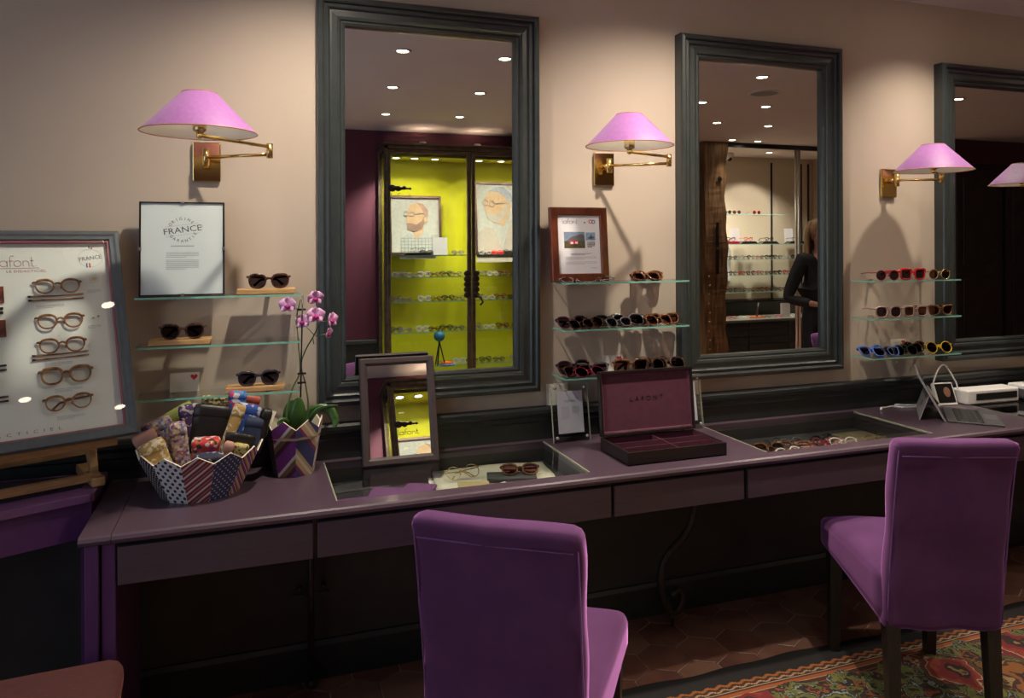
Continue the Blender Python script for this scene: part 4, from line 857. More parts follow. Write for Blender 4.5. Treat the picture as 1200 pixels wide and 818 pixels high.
# right shelves
z1, z2, z3 = 1.3282, 1.1632, .9922
G('round', m_crim, m_lens, (2.655, -.105, z1), -6, 'crimson round sunglasses on the top right shelf', tilt=0, scale=.95)
G('square', m_red2, m_lens, (2.800, -.105, z1), -6, 'bright orange red square sunglasses on the top right shelf')
G('round', m_gold, m_lensb, (2.958, -.105, z1), -4, 'thin gold round sunglasses on the top right shelf', scale=.95)
G('big', m_pinka, m_lens, (2.660, -.105, z2), -10, 'taupe pink oversized sunglasses at the left of the middle right shelf', scale=.92)
G('square', m_pinka, m_lensb, (2.815, -.105, z2), -6, 'taupe square sunglasses at the centre of the middle right shelf', scale=.95)
G('cat', m_hon, m_lensb, (2.965, -.105, z2), -4, 'honey tortoiseshell cat-eye sunglasses at the right of the middle right shelf')
G('cat', m_bluea, m_lens, (2.625, -.055, z3), 4, 'dark blue pair at the back left of the bottom right shelf', temples='fold', tilt=-35)
G('cat', m_bluea, m_lens, (2.665, -.100, z3), -6, 'bright blue pair in front at the left of the bottom right shelf', temples='fold', tilt=-38)
G('bold', m_greyac, m_lens, (2.715, -.098, z3), 8, 'smoke grey pair right of the bright blue pair', temples='fold', tilt=-35)
G('round', m_black, m_lens, (2.770, -.105, z3), -4, 'black round pair in front of the heart card on the bottom right shelf', temples='fold', tilt=-30)
G('panto', m_greena, m_lens, (2.825, -.070, z3), 5, 'dark green pair right of the heart card', temples='fold', tilt=-25)
G('bold', m_brown, m_lens, (2.875, -.045, z3), 0, 'brown pair at the back of the bottom right shelf behind the yellow pair', temples='fold', tilt=-15)
G('round', m_hon, m_lens, (2.905, -.075, z3), -5, 'honey round pair between the brown pair and the yellow pair', temples='fold', tilt=-22)
G('round', m_yellow, m_lens, (2.965, -.102, z3), -8, 'bright yellow sunglasses at the right end of the bottom right shelf', temples='fold', tilt=-18, scale=1.08)

# ---------------------------------------------------------------- contents of the glazed trays (tray floor z = .660)
def cloth(name, label, cat, pts, z, mat, amp=.004, th=.003, group=None):
    t = thing(name, label, cat, (sum(p[0] for p in pts)/4, sum(p[1] for p in pts)/4, z)); n = 12; vs = []; fs = []
    P = [Vector((p[0]-t.location.x, p[1]-t.location.y, 0)) for p in pts]
    for lay in (0, 1):
        for i in range(n+1):
            for j in range(n+1):
                u, v = i/n, j/n; p = (P[0]*(1-u)+P[1]*u)*(1-v)+(P[3]*(1-u)+P[2]*u)*v
                vs.append((p.x, p.y, (th if lay else 0)+(amp*(1+math.sin(u*7+v*4)*.6+math.sin(v*9-u*3)*.4) if lay else 0)))
    M_ = (n+1)**2
    for i in range(n):
        for j in range(n):
            a = i*(n+1)+j; fs += [(a, a+1, a+n+2, a+n+1), (M_+a, M_+a+n+1, M_+a+n+2, M_+a+1)]
    edge = [i*(n+1) for i in range(n)]+[n*(n+1)+j for j in range(n)]+[(n-i)*(n+1)+n for i in range(n)]+[n-j for j in range(n)]
    for k in range(len(edge)): a, b = edge[k], edge[(k+1) % len(edge)]; fs.append((a, b, b+M_, a+M_))
    part('sheet', MB().add(vs, fs, 0, True), mat, t); return t
TF = .6762
cloth('folded_linen', 'cream folded linen spread under the glass of the left tray', 'cloth', ((.560, -.345), (.985, -.360), (1.025, -.075), (.610, -.058)), TF, m_scarf, .005, .005)
cloth('cream_paper', 'loose cream paper sheet under the linen edge in the left tray', 'paper', ((.545, -.300), (.600, -.320), (.630, -.13), (.585, -.10)), TF, m_card, .001, .001)
def flat(name, label, cat, x, y, w, d, z, rz, mat, th=.003, group=None):
    t = thing(name, label, cat, (x, y, z), R(rz), group); part('card', MB().box(-w/2, w/2, -d/2, d/2, 0, th), mat, t, bevel=min(.001, th*.3)); return t
t = flat('spectacle_pouch', 'flat dark charcoal pouch under the sunglasses in the left tray', 'pouch', .845, -.245, .17, .075, .694, -16, m_kb, .008)
G('bold', m_hon, m_lensr, (.872, -.262, .7035), -14, 'rose lensed sunglasses lying on the charcoal pouch in the left tray', temples='fold', tilt=-58)
flat('kraft_tag', 'kraft brown tag left of the charcoal pouch in the left tray', 'tag', .700, -.275, .105, .060, .693, -12, m_kraft); flat('kraft_tag', 'kraft brown tag in front of the charcoal pouch in the left tray', 'tag', .835, -.335, .095, .035, .693, 8, m_kraft)
flat('white_tag', 'narrow white tag in front of the charcoal pouch in the left tray', 'tag', .775, -.325, .075, .035, .6965, 20, m_card); flat('white_tag', 'narrow white tag at the right front of the left tray', 'tag', .910, -.320, .06, .022, .6935, -10, m_card)
G('round', m_gold, m_lensc, (.690, -.205, .694), 10, 'thin gold framed glasses standing at the left of the linen', temples='fold', tilt=-40, name='glasses', cat='glasses')
for i, (x, y, w, d, rz, lab) in enumerate(((.32, -.330, .14, .16, 0, 'front left purple cloth in the left tray'), (.41, -.290, .13, .18, -20, 'middle purple cloth folded at a slant in the left tray'), (.495, -.300, .10, .19, -28, 'right purple cloth next to the linen in the left tray'))):
    t = thing('purple_cloth', lab, 'cloth', (x, y, TF+.001*i), R(rz)); part('cloth_fold', MB().box(-w/2, w/2, -d/2, d/2, 0, .012+.004*i), plain('purple display cloth', (.16, .05, .17), .8), t, bevel=.003)
t = thing('black_paper_sheet', 'dark printed card lying at the back left of the left tray', 'card', (.34, -.12, TF), R(4)); part('card', MB().box(-.08, .10, -.04, .05, 0, .004), m_greyac, t)
k = 0
for x, y, rz, mt, ln, lab in ((1.865, -.320, 20, m_brown, m_lensb, 'brown pair at the front left of the right tray'), (1.905, -.270, -10, m_hon, m_lensb, 'honey pair behind the front left pair in the right tray'), (1.945, -.335, 5, m_clear, m_lensc, 'crystal pair at the front of the left pile in the right tray'), (1.965, -.225, 15, m_black, m_lensc, 'black rimmed pair at the back of the left pile in the right tray'),
                               (2.010, -.285, -20, m_brown, m_lensc, 'brown rimmed pair in the middle of the left pile in the right tray'), (2.050, -.225, 8, m_greyac, m_lensc, 'grey rimmed pair at the right of the left pile in the right tray'), (2.170, -.280, 0, m_crim, m_lensc, 'crimson pair in the right pile of the right tray'), (2.200, -.235, 14, m_black, m_lensc, 'black pair at the back of the right pile in the right tray'),
                               (2.245, -.290, -12, m_clear, m_lensc, 'crystal pair at the right end of the right pile'), (2.400, -.310, 6, m_gold, m_lensc, 'gold rimmed pair alone at the right of the right tray')):
    G(('round', 'bold', 'panto')[k % 3], mt, ln, (x, y, .6770), rz, lab, temples='fold', tilt=-42, name='glasses', cat='glasses'); k += 1

# ---------------------------------------------------------------- tablet, terminal, cables, printers
t = thing('tablet_computer', 'grey tablet computer on its kickstand with a charcoal keyboard cover', 'tablet', (2.72, -.343, .7505), R(45))
# local x along the hinge (away from the camera), -y towards the user
part('keyboard_cover', MB().box(0, .30, -.205, -.004, 0, .006), m_kb, t, bevel=.002)
kb = MB()
for r in range(5):
    for c in range(13): kb.box(.022+c*.0198, .022+c*.0198+.0165, -.040-r*.0205-.0165, -.040-r*.0205, .006, .0078)
part('keys', kb, m_key, t, kind='stuff'); part('touchpad', MB().box(.095, .205, -.196, -.150, .006, .0068), plain('grey touchpad', (.10, .10, .105), .4, bump=0), t)
SM = Matrix.Translation((0, 0, .004)) @ Matrix.Rotation(R(-28), 4, 'X')
part('tablet_shell', MB().box(0, .300, -.0, .009, 0, .215).xf(SM), m_greyp, t, bevel=.0015); part('screen', MB().box(.004, .296, -.0012, 0, .004, .211).xf(SM), m_screen, t)
KM = SM @ Matrix.Translation((0, .009, .115)) @ Matrix.Rotation(R(47), 4, 'X')
part('kickstand', MB().box(0, .300, 0, .0025, -.118, 0).xf(KM), m_greyp, t, bevel=.001)
part('square_emblem', MB().box(.135, .148, .0026, .0030, -.055, -.045).box(.151, .164, .0026, .0030, -.055, -.045).box(.135, .148, .0026, .0030, -.067, -.057).box(.151, .164, .0026, .0030, -.067, -.057).xf(KM), m_black, t)
t = thing('payment_terminal', 'small white framed terminal with a black screen behind the tablet', 'terminal', (3.005, -.105, .7505), R(-8))
TM = Matrix.Rotation(R(-22), 4, 'X')
part('terminal_body', MB().box(-.052, .052, -.004, .014, 0, .105).box(-.052, .052, .0, .05, 0, .012).xf(TM), m_white, t, bevel=.004); part('screen', MB().box(-.044, .044, -.006, -.003, .012, .098).xf(TM), m_screen, t)
part('screen_glow', MB().ball((.01, -.0062, .060), .018, 12, 6, scale=(1.0, .02, 1.3)).xf(TM), plain('skin toned screen image', (.25, .12, .08), .4), t)
cp = smooth_path([(-.055, .03, .09), (-.035, .03, .14), (-.012, .03, .175), (.010, .03, .178), (.035, .03, .15), (.060, .02, .10), (.062, .01, .07)]); part('cord', MB().tube(cp, .0035, 6), m_white, t)
t = thing('charging_cable', 'white charging cable looped on the counter left of the tablet', 'cable', (2.74, -.075, .7505)); cp = smooth_path([(-.095, -.005, .006), (-.075, .018, .006), (-.05, .02, .004), (0, .03, .004), (.02, .0, .004), (.11, -.015, .004), (.125, .002, .004), (.06, .030, .006), (.03, .042, .006), (.015, .02, .006), (.02, -.01, .004)])
part('cord', MB().tube(cp, .0035, 6), m_white, t); part('plug', MB().tube([(-.105, -.012, .006), (-.085, .010, .006)], .006, 8), m_white, t)
t = thing('black_cable', 'thin black cable running along the wall behind the white cable', 'cable', (2.80, -.030, .7505)); part('cord', MB().tube(smooth_path([(-.14, -.03, .004), (-.06, .0, .004), (.05, .005, .01), (.2, .002, .004)]), .003, 6), m_black, t)
t = thing('sheet_scanner', 'long low white sheet scanner with a black slot beside the terminal', 'scanner', (3.245, -.098, .7505), R(-2))
part('scanner_body', MB().box(-.155, .155, -.045, .045, 0, .066), m_white, t, bevel=.008, seg=3); part('slot', MB().box(-.105, .140, -.0465, -.044, .020, .050), m_black, t)
t = thing('label_printer', 'white and grey label printer cut off at the right edge of the counter', 'printer', (3.53, -.110, .7505), R(-2))
part('printer_body', MB().box(-.095, .12, -.055, .05, .006, .070), m_white, t, bevel=.010, seg=3); part('side_panel', MB().box(-.098, -.070, -.057, .045, .012, .052), m_greyac, t, bevel=.003)
part('spool_ring', MB().tube([(.0+.035*math.cos(q), .035*math.sin(q)-.01, .073) for q in [2*PI*i/24 for i in range(24)]], .005, 6, True), m_greyp, t); part('foot', MB().box(-.085, .11, -.045, .04, 0, .006), m_black, t)

# ---------------------------------------------------------------- chairs
def soft_chair(x, y, rz, label, z=0, sx=1, group='purple slipcovered chairs at the counter'):
    t = thing('slipcovered_chair', label, 'chair', (x, y, z), R(rz), group); t.scale = (sx, 1, 1)
    def fb(p):   # back: taper, lean, roll of the top and slight cloth unevenness
        k = (p.z)/.59; yv = p.y-.205-.085*max(0, k)**1.3; w = .97+.03*abs(k-.45)/.55 if k > 0 else 1
        yv += .004*math.sin(p.x*22+p.z*9)+.003*math.sin(p.z*31)
        xx = p.x*w+.002*math.sin(p.z*27)
        if k > .90: yv -= .012*(k-.9)/.1
        return (xx, yv, p.z*1.03+.297+.003*math.sin(p.x*40)*(1 if k < .1 else 0))
    part('backrest', MB().soft((.385, .072, .59), .024, (16, 6, 26), lambda p: fb(Vector((p.x, p.y, p.z+.295)))), m_velvet, t)
    sm_ = lambda z: (.198, -.243-.085*max(0, (z-.315)/.59)**1.3)
    pts = []
    zz = .858
    yb = -.241-.085*((zz-.315)/.59)**1.3
    part('back_seam', MB().tube([(-.175, yb-.0065, zz), (0, yb-.0075, zz-.002), (.175, yb-.0065, zz)], .0018, 5), m_velvet_seam, t)
    e = MB()
    for s in (-1, 1): e.tube([(s*.183, -.238-.085*max(0, (z-.315)/.59)**1.3, z) for z in [.33+i*.05 for i in range(12)]], .0022, 5)
    part('edge_piping', e, m_velvet_seam, t, kind='stuff')
    def fs(p):
        # cushion with crown; its lower edge drops towards the back like the cover in the photograph
        u = (p.y+.23)/.46; w = 1+.10*u
        z = p.z
        if z < 0: z = z-(.075*max(0, 1-u)**1.2)*(-z/.055)
        else: z += .014*(1-(p.x/.2)**2)*(1-((p.y)/.23)**2)+.002*math.sin(p.x*25+p.y*18)
        return (p.x*w, p.y*1.07+.022, z+.420)
    part('seat', MB().soft((.395, .46, .11), .030, (16, 16, 8), fs), m_velvet, t)
    part('seat_seam', MB().tube([(-.205, .254, .447), (0, .268, .452), (.205, .254, .447)], .002, 5), m_velvet_seam, t)
    for sx_ in (-1, 1):
        part('leg', MB().tube([(sx_*.180, .195, .40), (sx_*.183, .200, 0)], [.033, .024], 4), m_wenge, t)
        part('leg', MB().tube([(sx_*.160, -.205, .40), (sx_*.163, -.235, 0)], [.033, .024], 4), m_wenge, t)
    return t
soft_chair(.668, -.900, -35, 'purple velvet slipcovered chair in the lower centre, before the left glass tray')
soft_chair(2.085, -.735, -22, 'purple velvet slipcovered chair standing on the rug at the right', .0085, .93)
soft_chair(3.66, -1.0, -15, 'purple velvet slipcovered chair beyond the right edge, seen in the second mirror', .0085)
# rug: origin on its long edge nearest the wall
t = thing('floral_rug', 'floral woven rug with black border under the right chair', 'rug', (.95, -.452, 0))
rg = MB(); nx, ny = 90, 40; vs = []; fs = []
for i in range(nx+1):
    for j in range(ny+1):
        x = 3.3*i/nx; y = -1.75*j/ny; wv = .006*math.sin(x*9)+.004*math.sin(x*23) if j == 0 else 0
        vs.append((x, y+wv, .0072+.0012*math.sin(x*13+y*7)))
for i in range(nx):
    for j in range(ny): a = i*(ny+1)+j; fs.append((a, a+ny+1, a+ny+2, a+1)[::-1])
o = part('woven_field', rg.add(vs, fs, 0, True), m_rug, t); sd = o.modifiers.new('solid', 'SOLIDIFY'); sd.thickness = .006; sd.offset = 1

# ---------------------------------------------------------------- opposite side of the room, seen in the mirrors
CX0, CX1, CY0, CY1, CH = 1.182, 2.86, -4.75, -4.35, 2.44
cab = thing('display_cabinet', 'tall bronze framed glazed cabinet with lime interior, reflected in the left mirror', 'cabinet', (CX0, CY0, 0)); w = CX1-CX0; d = CY1-CY0
part('back_panel', MB().box(.02, w-.02, .004, .014, .12, CH-.05), m_lime, cab); part('inner_top', MB().box(.04, w-.04, .014, d-.05, CH-.115, CH-.105), m_lime, cab)
for x in (.0, w-.035): part('side_frame', MB().box(x, x+.035, 0, .04, 0, CH).box(x, x+.035, d-.045, d, 0, CH).box(x, x+.035, .04, d-.045, CH-.05, CH).box(x, x+.035, .04, d-.045, 0, .12), m_cabinet, cab, bevel=.003)
for x in (.012, w-.018): part('side_glass', MB().box(x, x+.006, .04, d-.045, .12, CH-.05), m_glass, cab)
part('cornice', MB().box(-.015, w+.015, 0, d+.02, CH-.012, CH+.012).box(0, w, d-.04, d, CH-.05, CH-.012), m_cabinet, cab, bevel=.004); part('plinth', MB().box(0, w, 0, d, 0, .12), m_cabinet, cab)
part('divider_post', MB().box(w/2-.012, w/2+.012, d-.06, d-.035, .12, CH-.05), m_cabinet, cab)
mid = w/2
for i, (a, b_) in enumerate(((.02, mid-.006), (mid+.006, w-.02))):
    dd = part('door', frame_ring(a, b_, .13, CH-.055, [(0, 0), (0, .022), (.006, .026), (.018, .022), (.030, .026), (.036, .018), (.036, 0)]).xf(Matrix.Translation((0, d-.01, 0)) @ Matrix.Scale(-1, 4, (0, 1, 0))), m_cabinet, cab)
    part('door_pane', MB().box(a+.03, b_-.03, d-.006, d-.001, .16, CH-.09), m_glass, dd)
    hx_ = a+.03 if i == 0 else b_-.03; s = 1 if i == 0 else -1
    h = MB()
    for k in range(7): h.ball((hx_+s*(.02+k*.028), d+.016, 2.02+.004*math.sin(k*2)), .038-.004*k, 10, 6, scale=(1, .25, .9 if k % 2 == 0 else .55))
    part('strap_hinge', h, m_iron, dd)
    h = MB(); ex = b_-.018 if i == 0 else a+.018; s = -1 if i == 0 else 1
    for k in range(5): h.ball((ex+s*.022, d+.014, 1.00+k*.052), .034, 10, 6, scale=(1, .25, .9))
    if i == 1: h.tube([(ex+s*.02, d+.02, 1.00), (ex+s*.06, d+.045, .97), (ex+s*.08, d+.045, .93), (ex+s*.055, d+.04, .90)], .010, 8)
    part('lock_plate', h, m_iron, dd)
lg = MB(); logo(lg, .065, 1.925, .028, d+.002, .003, 1.3); part('wordmark', lg, m_black, cab)
for z in (.318, .650, .943, 1.180, 1.388):
    for a, b_ in ((.045, mid-.015), (mid+.015, w-.045)):
        g = part('cabinet_shelf', MB().box(a, b_, .016, d-.06, z-.008, z), m_shelf, cab); part('shelf_edge', MB().box(a, b_, d-.0605, d-.058, z-.008, z), m_edge, g)
for i, x in enumerate((1.32, 1.50, 1.70, 2.15, 2.38, 2.62)):
    t = thing('cabinet_spotlight', 'tiny lit spotlight inside the lime cabinet top, %s from the left' % ('first', 'second', 'third', 'fourth', 'fifth', 'sixth')[i], 'spotlight', (x, -4.50, CH-.1155), group='spotlights inside the lime cabinet'); part('trim_ring', ring, None, t); part('bulb', bulb, None, t)
    ld = bpy.data.lights.new('lamp', 'SPOT'); ld.energy = 66; ld.color = (1, .88, .70); ld.spot_size = R(120); ld.spot_blend = .7; ld.shadow_soft_size = .03
    lo = bpy.data.objects.new('lamp', ld); COL.objects.link(lo); lo.parent = t; lo.location = (0, 0, -.012)
# framed portraits standing on the top cabinet shelf (faces towards the room, +y)
m_face = plain('portrait skin wash', (.48, .33, .20), .7, var=.12, scale=25, bump=0); m_mat_ = plain('portrait paper', (.62, .64, .60), .7, bump=0); m_beard = plain('portrait brown hair', (.10, .055, .04), .7, var=.4, scale=60, bump=0); m_grey = plain('portrait grey hair', (.16, .17, .20), .7, var=.5, scale=50, bump=0); m_cloth_ = plain('portrait warm grey wash', (.42, .38, .33), .7, var=.1, bump=0)
def portrait(x0, x1, z0, z1, y, label, kind):
    w_ = x1-x0; h_ = z1-z0; t = thing('framed_portrait', label, 'picture', ((x0+x1)/2, y, z0), (R(4), 0, 0))
    FM = Matrix.Scale(-1, 4, (0, 1, 0))
    part('picture_frame', frame_ring(-w_/2, w_/2, 0, h_, [(0, -.01), (0, .012), (.022, .012), (.026, .004), (.026, 0)]).xf(FM), plain('dark walnut frame', (.035, .018, .012), .4, var=.3), t); part('paper', MB().box(-w_/2+.02, w_/2-.02, 0, .003, .02, h_-.02), m_mat_, t)
    s = h_/.58; cx_, cz_ = (.01, .36*s) if kind == 0 else (-.03, .385*s)
    def P(pts, mat, name, lay): return part(name, MB().prism([(cx_+a*s, cz_+b*s) for a, b in pts], .003, .003+.0006*lay), mat, t)
    if kind == 0:
        P([(-.17, -.40), (-.15, -.20), (-.07, -.14), (.0, -.19), (.08, -.13), (.16, -.19), (.19, -.40)], plain('portrait check shirt', (.50, .54, .52), .7), 'shirt', 1)
        gm = MB()
        for q in range(10): gm.box(cx_+(-.155+q*.034)*s, cx_+(-.152+q*.034)*s, .0034, .0040, cz_-.36*s, cz_-.19*s)
        for q in range(6): gm.box(cx_-.16*s, cx_+.17*s, .0034, .0040, cz_+(-.36+q*.032)*s, cz_+(-.357+q*.032)*s)
        part('shirt_check', gm, m_ink, t); P([(-.03, -.15), (.0, -.21), (.07, -.14), (.07, -.05), (-.02, -.07)], m_face, 'neck', 2)
        P([(-.10, .0), (-.095, -.05), (-.09, -.11), (.02, -.12), (.08, -.04), (.11, .03), (.08, .12), (.0, .15), (-.06, .13), (-.09, .07)], m_face, 'face', 3)
        P([(-.095, -.05), (-.09, -.11), (-.02, -.135), (.05, -.11), (.09, -.03), (.075, .02), (.055, -.03), (.0, -.065), (-.05, -.05)], m_beard, 'beard', 4); P([(.0, .155), (.07, .14), (.12, .08), (.115, .02), (.085, .0), (.07, .06), (.04, .12)], m_beard, 'hair', 4)
        P([(.075, .01), (.11, .015), (.105, -.04), (.08, -.04)], m_face, 'ear', 5)
        gx = [(-.045, .04), (-.10, .045)]
    else:
        P([(-.09, -.16), (-.15, -.22), (-.17, -.45), (.21, -.45), (.20, -.10), (.13, -.10), (.05, -.34), (-.02, -.18)], m_cloth_, 'jacket', 1)
        P([(-.10, .02), (-.08, -.07), (-.04, -.10), (.02, -.14), (.06, -.16), (.10, -.10), (.13, .0), (.12, .08), (.05, .12), (-.05, .12), (-.09, .07)], m_face, 'face', 2)
        P([(-.08, -.03), (-.075, -.09), (-.01, -.14), (.05, -.12), (.10, -.04), (.11, .03), (.085, .02), (.05, -.05), (.0, -.07), (-.05, -.05)], m_cloth_, 'beard', 3); P([(-.06, .12), (.0, .155), (.07, .16), (.13, .11), (.15, .05), (.115, .03), (.08, .08), (.03, .115)], m_grey, 'hair', 3)
        gx = [(-.03, .02), (-.085, .03)]
    gm = MB()
    for a, b_ in gx: gm.tube([(cx_+(a+.022*math.cos(q))*s, .0062, cz_+(b_+.022*math.sin(q))*s) for q in [2*PI*i/14 for i in range(14)]], .0022, 4, True)
    gm.tube([(cx_+(gx[0][0]+.02)*s, .0062, cz_+gx[0][1]*s), (cx_+.085*s, .0062, cz_+(gx[0][1]+.01)*s)], .002, 4); part('drawn_glasses', gm, m_ink, t)
portrait(1.275, 1.800, 1.390, 1.975, -4.640, 'portrait of a bald bearded man with round glasses and check shirt in the lime cabinet', 0)
portrait(2.150, 2.660, 1.390, 2.130, -4.640, 'portrait of a grey haired bearded man with glasses in the lime cabinet', 1)
for x, lab in ((.40, 'left small uplight on top of the lime cabinet'), (.95, 'right small uplight on top of the lime cabinet')):
    t = thing('cabinet_uplight', lab, 'spotlight', (CX0+x, -4.50, CH+.013)); part('lamp_body', MB().lathe([(0, 0), (.035, 0), (.035, .03), (.03, .035)], 16), m_trim, t); part('bulb', MB().lathe([(0, .030), (.028, .030)], 16), m_bulb, t)
    ld = bpy.data.lights.new('lamp', 'SPOT'); ld.energy = 20; ld.color = (1, .66, .44); ld.spot_size = R(150); ld.spot_blend = 1; ld.shadow_soft_size = .03
    lo = bpy.data.objects.new('lamp', ld); COL.objects.link(lo); lo.parent = t; lo.location = (0, 0, .045); lo.rotation_euler = (PI, 0, 0)
t = thing('acrylic_sign', 'small white sign on the top cabinet shelf before the first portrait', 'sign', (1.745, -4.47, 1.389), (R(6), 0, 0)); part('paper', MB().box(-.07, .07, 0, .002, .0, .17), m_paper, t); part('acrylic', MB().box(-.09, .09, -.004, 0, 0, .20), m_acry, t)
t = thing('dark_tray', 'dark flat glasses tray on the top cabinet shelf', 'tray', (1.52, -4.46, 1.389)); part('tray_body', MB().box(-.12, .12, -.05, .03, 0, .025), m_black, t, bevel=.004)
G('round', m_black, m_lensc, (1.53, -4.46, 1.4145), 180, 'dark rimmed glasses standing on the dark tray in the lime cabinet', lo=True, name='glasses', cat='glasses')
t = thing('small_globe', 'little blue globe on a dark tripod on the lowest visible cabinet shelf', 'globe', (1.73, -4.47, .3185)); part('sphere', MB().ball((0, 0, .28), .055, 16, 10), plain('blue globe', (.03, .20, .38), .4, var=.4, scale=12), t)
tp = MB()
for a in range(3): tp.tube([(0, 0, .23), (.055*math.cos(a*2.1), .055*math.sin(a*2.1), .0)], .007, 6)
part('tripod', tp, m_black, t); part('pin', MB().tube([(0, 0, .335), (0, 0, .36)], .004, 6), m_black, t)
t = thing('orange_dish', 'orange and teal dish beside the little globe', 'dish', (1.80, -4.45, .3185)); part('dish', MB().lathe([(0, .0), (.05, 0), (.06, .03), (.055, .03), (0, .01)], 18), m_orange, t); part('dish_foot', MB().lathe([(.05, 0), (.075, 0), (.07, .012), (.05, .012)], 18), m_blue, t)
grp = {1.388: (1.60, 1.92, 2.20, 2.33, 2.46, 2.6), 1.180: (1.33, 1.47, 1.58, 1.68, 1.80, 1.90, 2.16, 2.28, 2.40, 2.62), .943: (1.30, 1.40, 1.58, 1.70, 1.82, 1.93, 2.12, 2.24, 2.36, 2.50), .650: (1.30, 1.40, 1.56, 1.68, 1.80, 1.92, 2.10, 2.24, 2.38, 2.55), .318: (1.30, 1.42, 1.93, 2.06, 2.20, 2.34, 2.52)}
rims = [m_clear, m_silver, m_clear, m_black, m_tort, m_clear, m_silver, m_greyac, m_clear, m_brown]; q = 0
ORD = ('first', 'second', 'third', 'fourth', 'fifth', 'sixth', 'seventh', 'eighth', 'ninth', 'tenth', 'eleventh', 'twelfth')
nmz = {1.388: 'top', 1.180: 'second', .943: 'third', .650: 'fourth', .318: 'lowest'}
for z, xs in grp.items():
    for ix, x in enumerate(xs):
        if z == 1.388 and 2.0 < x: mt = (m_red2, m_clear, m_black)[q % 3]
        else: mt = rims[(q*7+3) % 10]
        for yy_ in (-4.46, -4.53):
            G(('round', 'bold', 'panto', 'oval')[q % 4], mt, m_lensc, (x+(.02 if yy_ < -4.5 else 0), yy_, z+.0005), 180+rnd.uniform(-12, 12), '%s glasses, %s from left, %s row, %s lime cabinet shelf' % (mt.name, ORD[ix], 'front' if yy_ > -4.5 else 'back', nmz[z]), 'glasses on the %s shelf of the lime cabinet' % nmz[z], temples='fold', tilt=-20, lo=True, name='glasses', cat='glasses'); q += 1

# timber post, alcove with shelves, drawers, pole
t = thing('timber_post', 'rough old oak post reflected in the second mirror', 'post', (4.86, -4.50, 0)); n = 40; vs = []; fs = []
for i in range(n+1):
    z = (CEIL-.004)*i/n
    for k, (a, b_) in enumerate(((-.155, .09), (.125, .09), (.125, -.09), (-.155, -.09))):
        o_ = .012*math.sin(z*5+k)+.008*math.sin(z*17+k*2); vs.append((a+o_*(1 if k in (1, 2) else .3), b_+o_*.5, z))
for i in range(n):
    for k in range(4): a = i*4+k; b_ = i*4+(k+1) % 4; fs.append((a, b_, b_+4, a+4))
fs += [(0, 3, 2, 1) , tuple(n*4+k for k in range(4))]
part('trunk', MB().add(vs, fs), plain('old oak', (.15, .078, .03), .6, var=.6, scale=7, bump=.6, stretch=(5, 5, .6), bdist=.01), t)
part('mortise', MB().box(-.02, .015, .101, .106, 1.45, 1.72).box(-.02, .015, .101, .106, 1.15, 1.42).ball((.03, .103, 2.2), .03, 10, 6, scale=(1, .1, 1)), m_black, t)
t = thing('ceiling_track', 'thin dark track under the ceiling across the alcove opening', 'track', (5.0, -4.46, CEIL-.05)); part('track_bar', MB().box(0, 2.2, -.02, .02, 0, .05), m_black, t)
t = thing('steel_pole', 'upright steel pole before the alcove shelves', 'pole', (5.97, -4.44, 0)); part('pole', MB().tube([(-.018, 0, 0), (-.018, 0, CEIL-.055)], .016, 10).tube([(.024, 0, 0), (.024, 0, CEIL-.055)], .016, 10), m_steel, t)
t = thing('alcove_shelving', 'glass wall shelving on thin dark uprights in the reflected alcove', 'shelving', (5.50, -5.6, 0))
for x in (.04, 1.02, 1.50, 1.62): part('upright', MB().box(x-.008, x+.008, 0, .02, .60, 2.55), m_dark, t)
for z, a, b_ in ((1.855, .05, 1.05), (1.478, 0, 1.6), (1.285, 0, 1.6), (1.085, 0, 1.6), (.872, 0, 1.6)):
    g = part('glass_shelf_board', MB().box(a, b_, .02, .30, z-.008, z), m_shelf, t); part('shelf_edge', MB().box(a, b_, .30, .303, z-.008, z), m_edge, g)
q = 0
for z, mts in ((1.285, (m_black, m_greyac, m_clear, m_tort, m_crim)), (1.085, (m_crim, m_black, m_tort, m_red2, m_greyac)), (.872, (m_hon, m_tort, m_brown, m_greyac, m_gold))):
    for i in range(11):
        for yy_ in (-5.33, -5.42):
            G(('round', 'bold', 'panto')[q % 3], mts[(q*3) % 5], m_lensc, (5.58+i*.138+rnd.uniform(-.01, .01), yy_, z+.0005), 180+rnd.uniform(-8, 8), '%s glasses, %s from the post, %s row, %s alcove shelf' % (mts[(q*3) % 5].name, ORD[i], 'front' if yy_ > -5.4 else 'back', {1.285: 'upper', 1.085: 'middle', .872: 'lower'}[z]), 'glasses on the %s alcove shelf' % {1.285: 'upper', 1.085: 'middle', .872: 'lower'}[z], temples='fold', lo=True, name='glasses', cat='glasses'); q += 1
for x, mt, lab in ((5.66, m_black, 'black glasses on the highest alcove shelf, left'), (5.80, m_crim, 'crimson glasses on the highest alcove shelf, middle'), (6.10, m_red2, 'red round sunglasses on the highest alcove shelf, right')): G('round', mt, m_lens, (x, -5.35, 1.8555), 180, lab, lo=True)
for x, mt, tr_, lab in ((5.72, m_black, m_crim, 'glasses on a crimson stand in the alcove'), (5.98, m_red2, m_black, 'red glasses on a black stand in the alcove'), (6.30, m_tort, m_black, 'tortoiseshell glasses on a black stand in the alcove'), (6.72, m_black, m_black, 'black glasses on a black stand before a white sign')):
    t = thing('glasses_stand', 'low display stand under the '+lab, 'stand', (x, -5.38, 1.4785)); part('stand_body', MB().prism([(-.14, 0), (.14, 0), (.09, .035), (-.09, .035)], -.05, .05), tr_, t, bevel=.003); G('bold', mt, m_lensc, (x, -5.36, 1.5140), 180, lab, lo=True, name='glasses', cat='glasses')
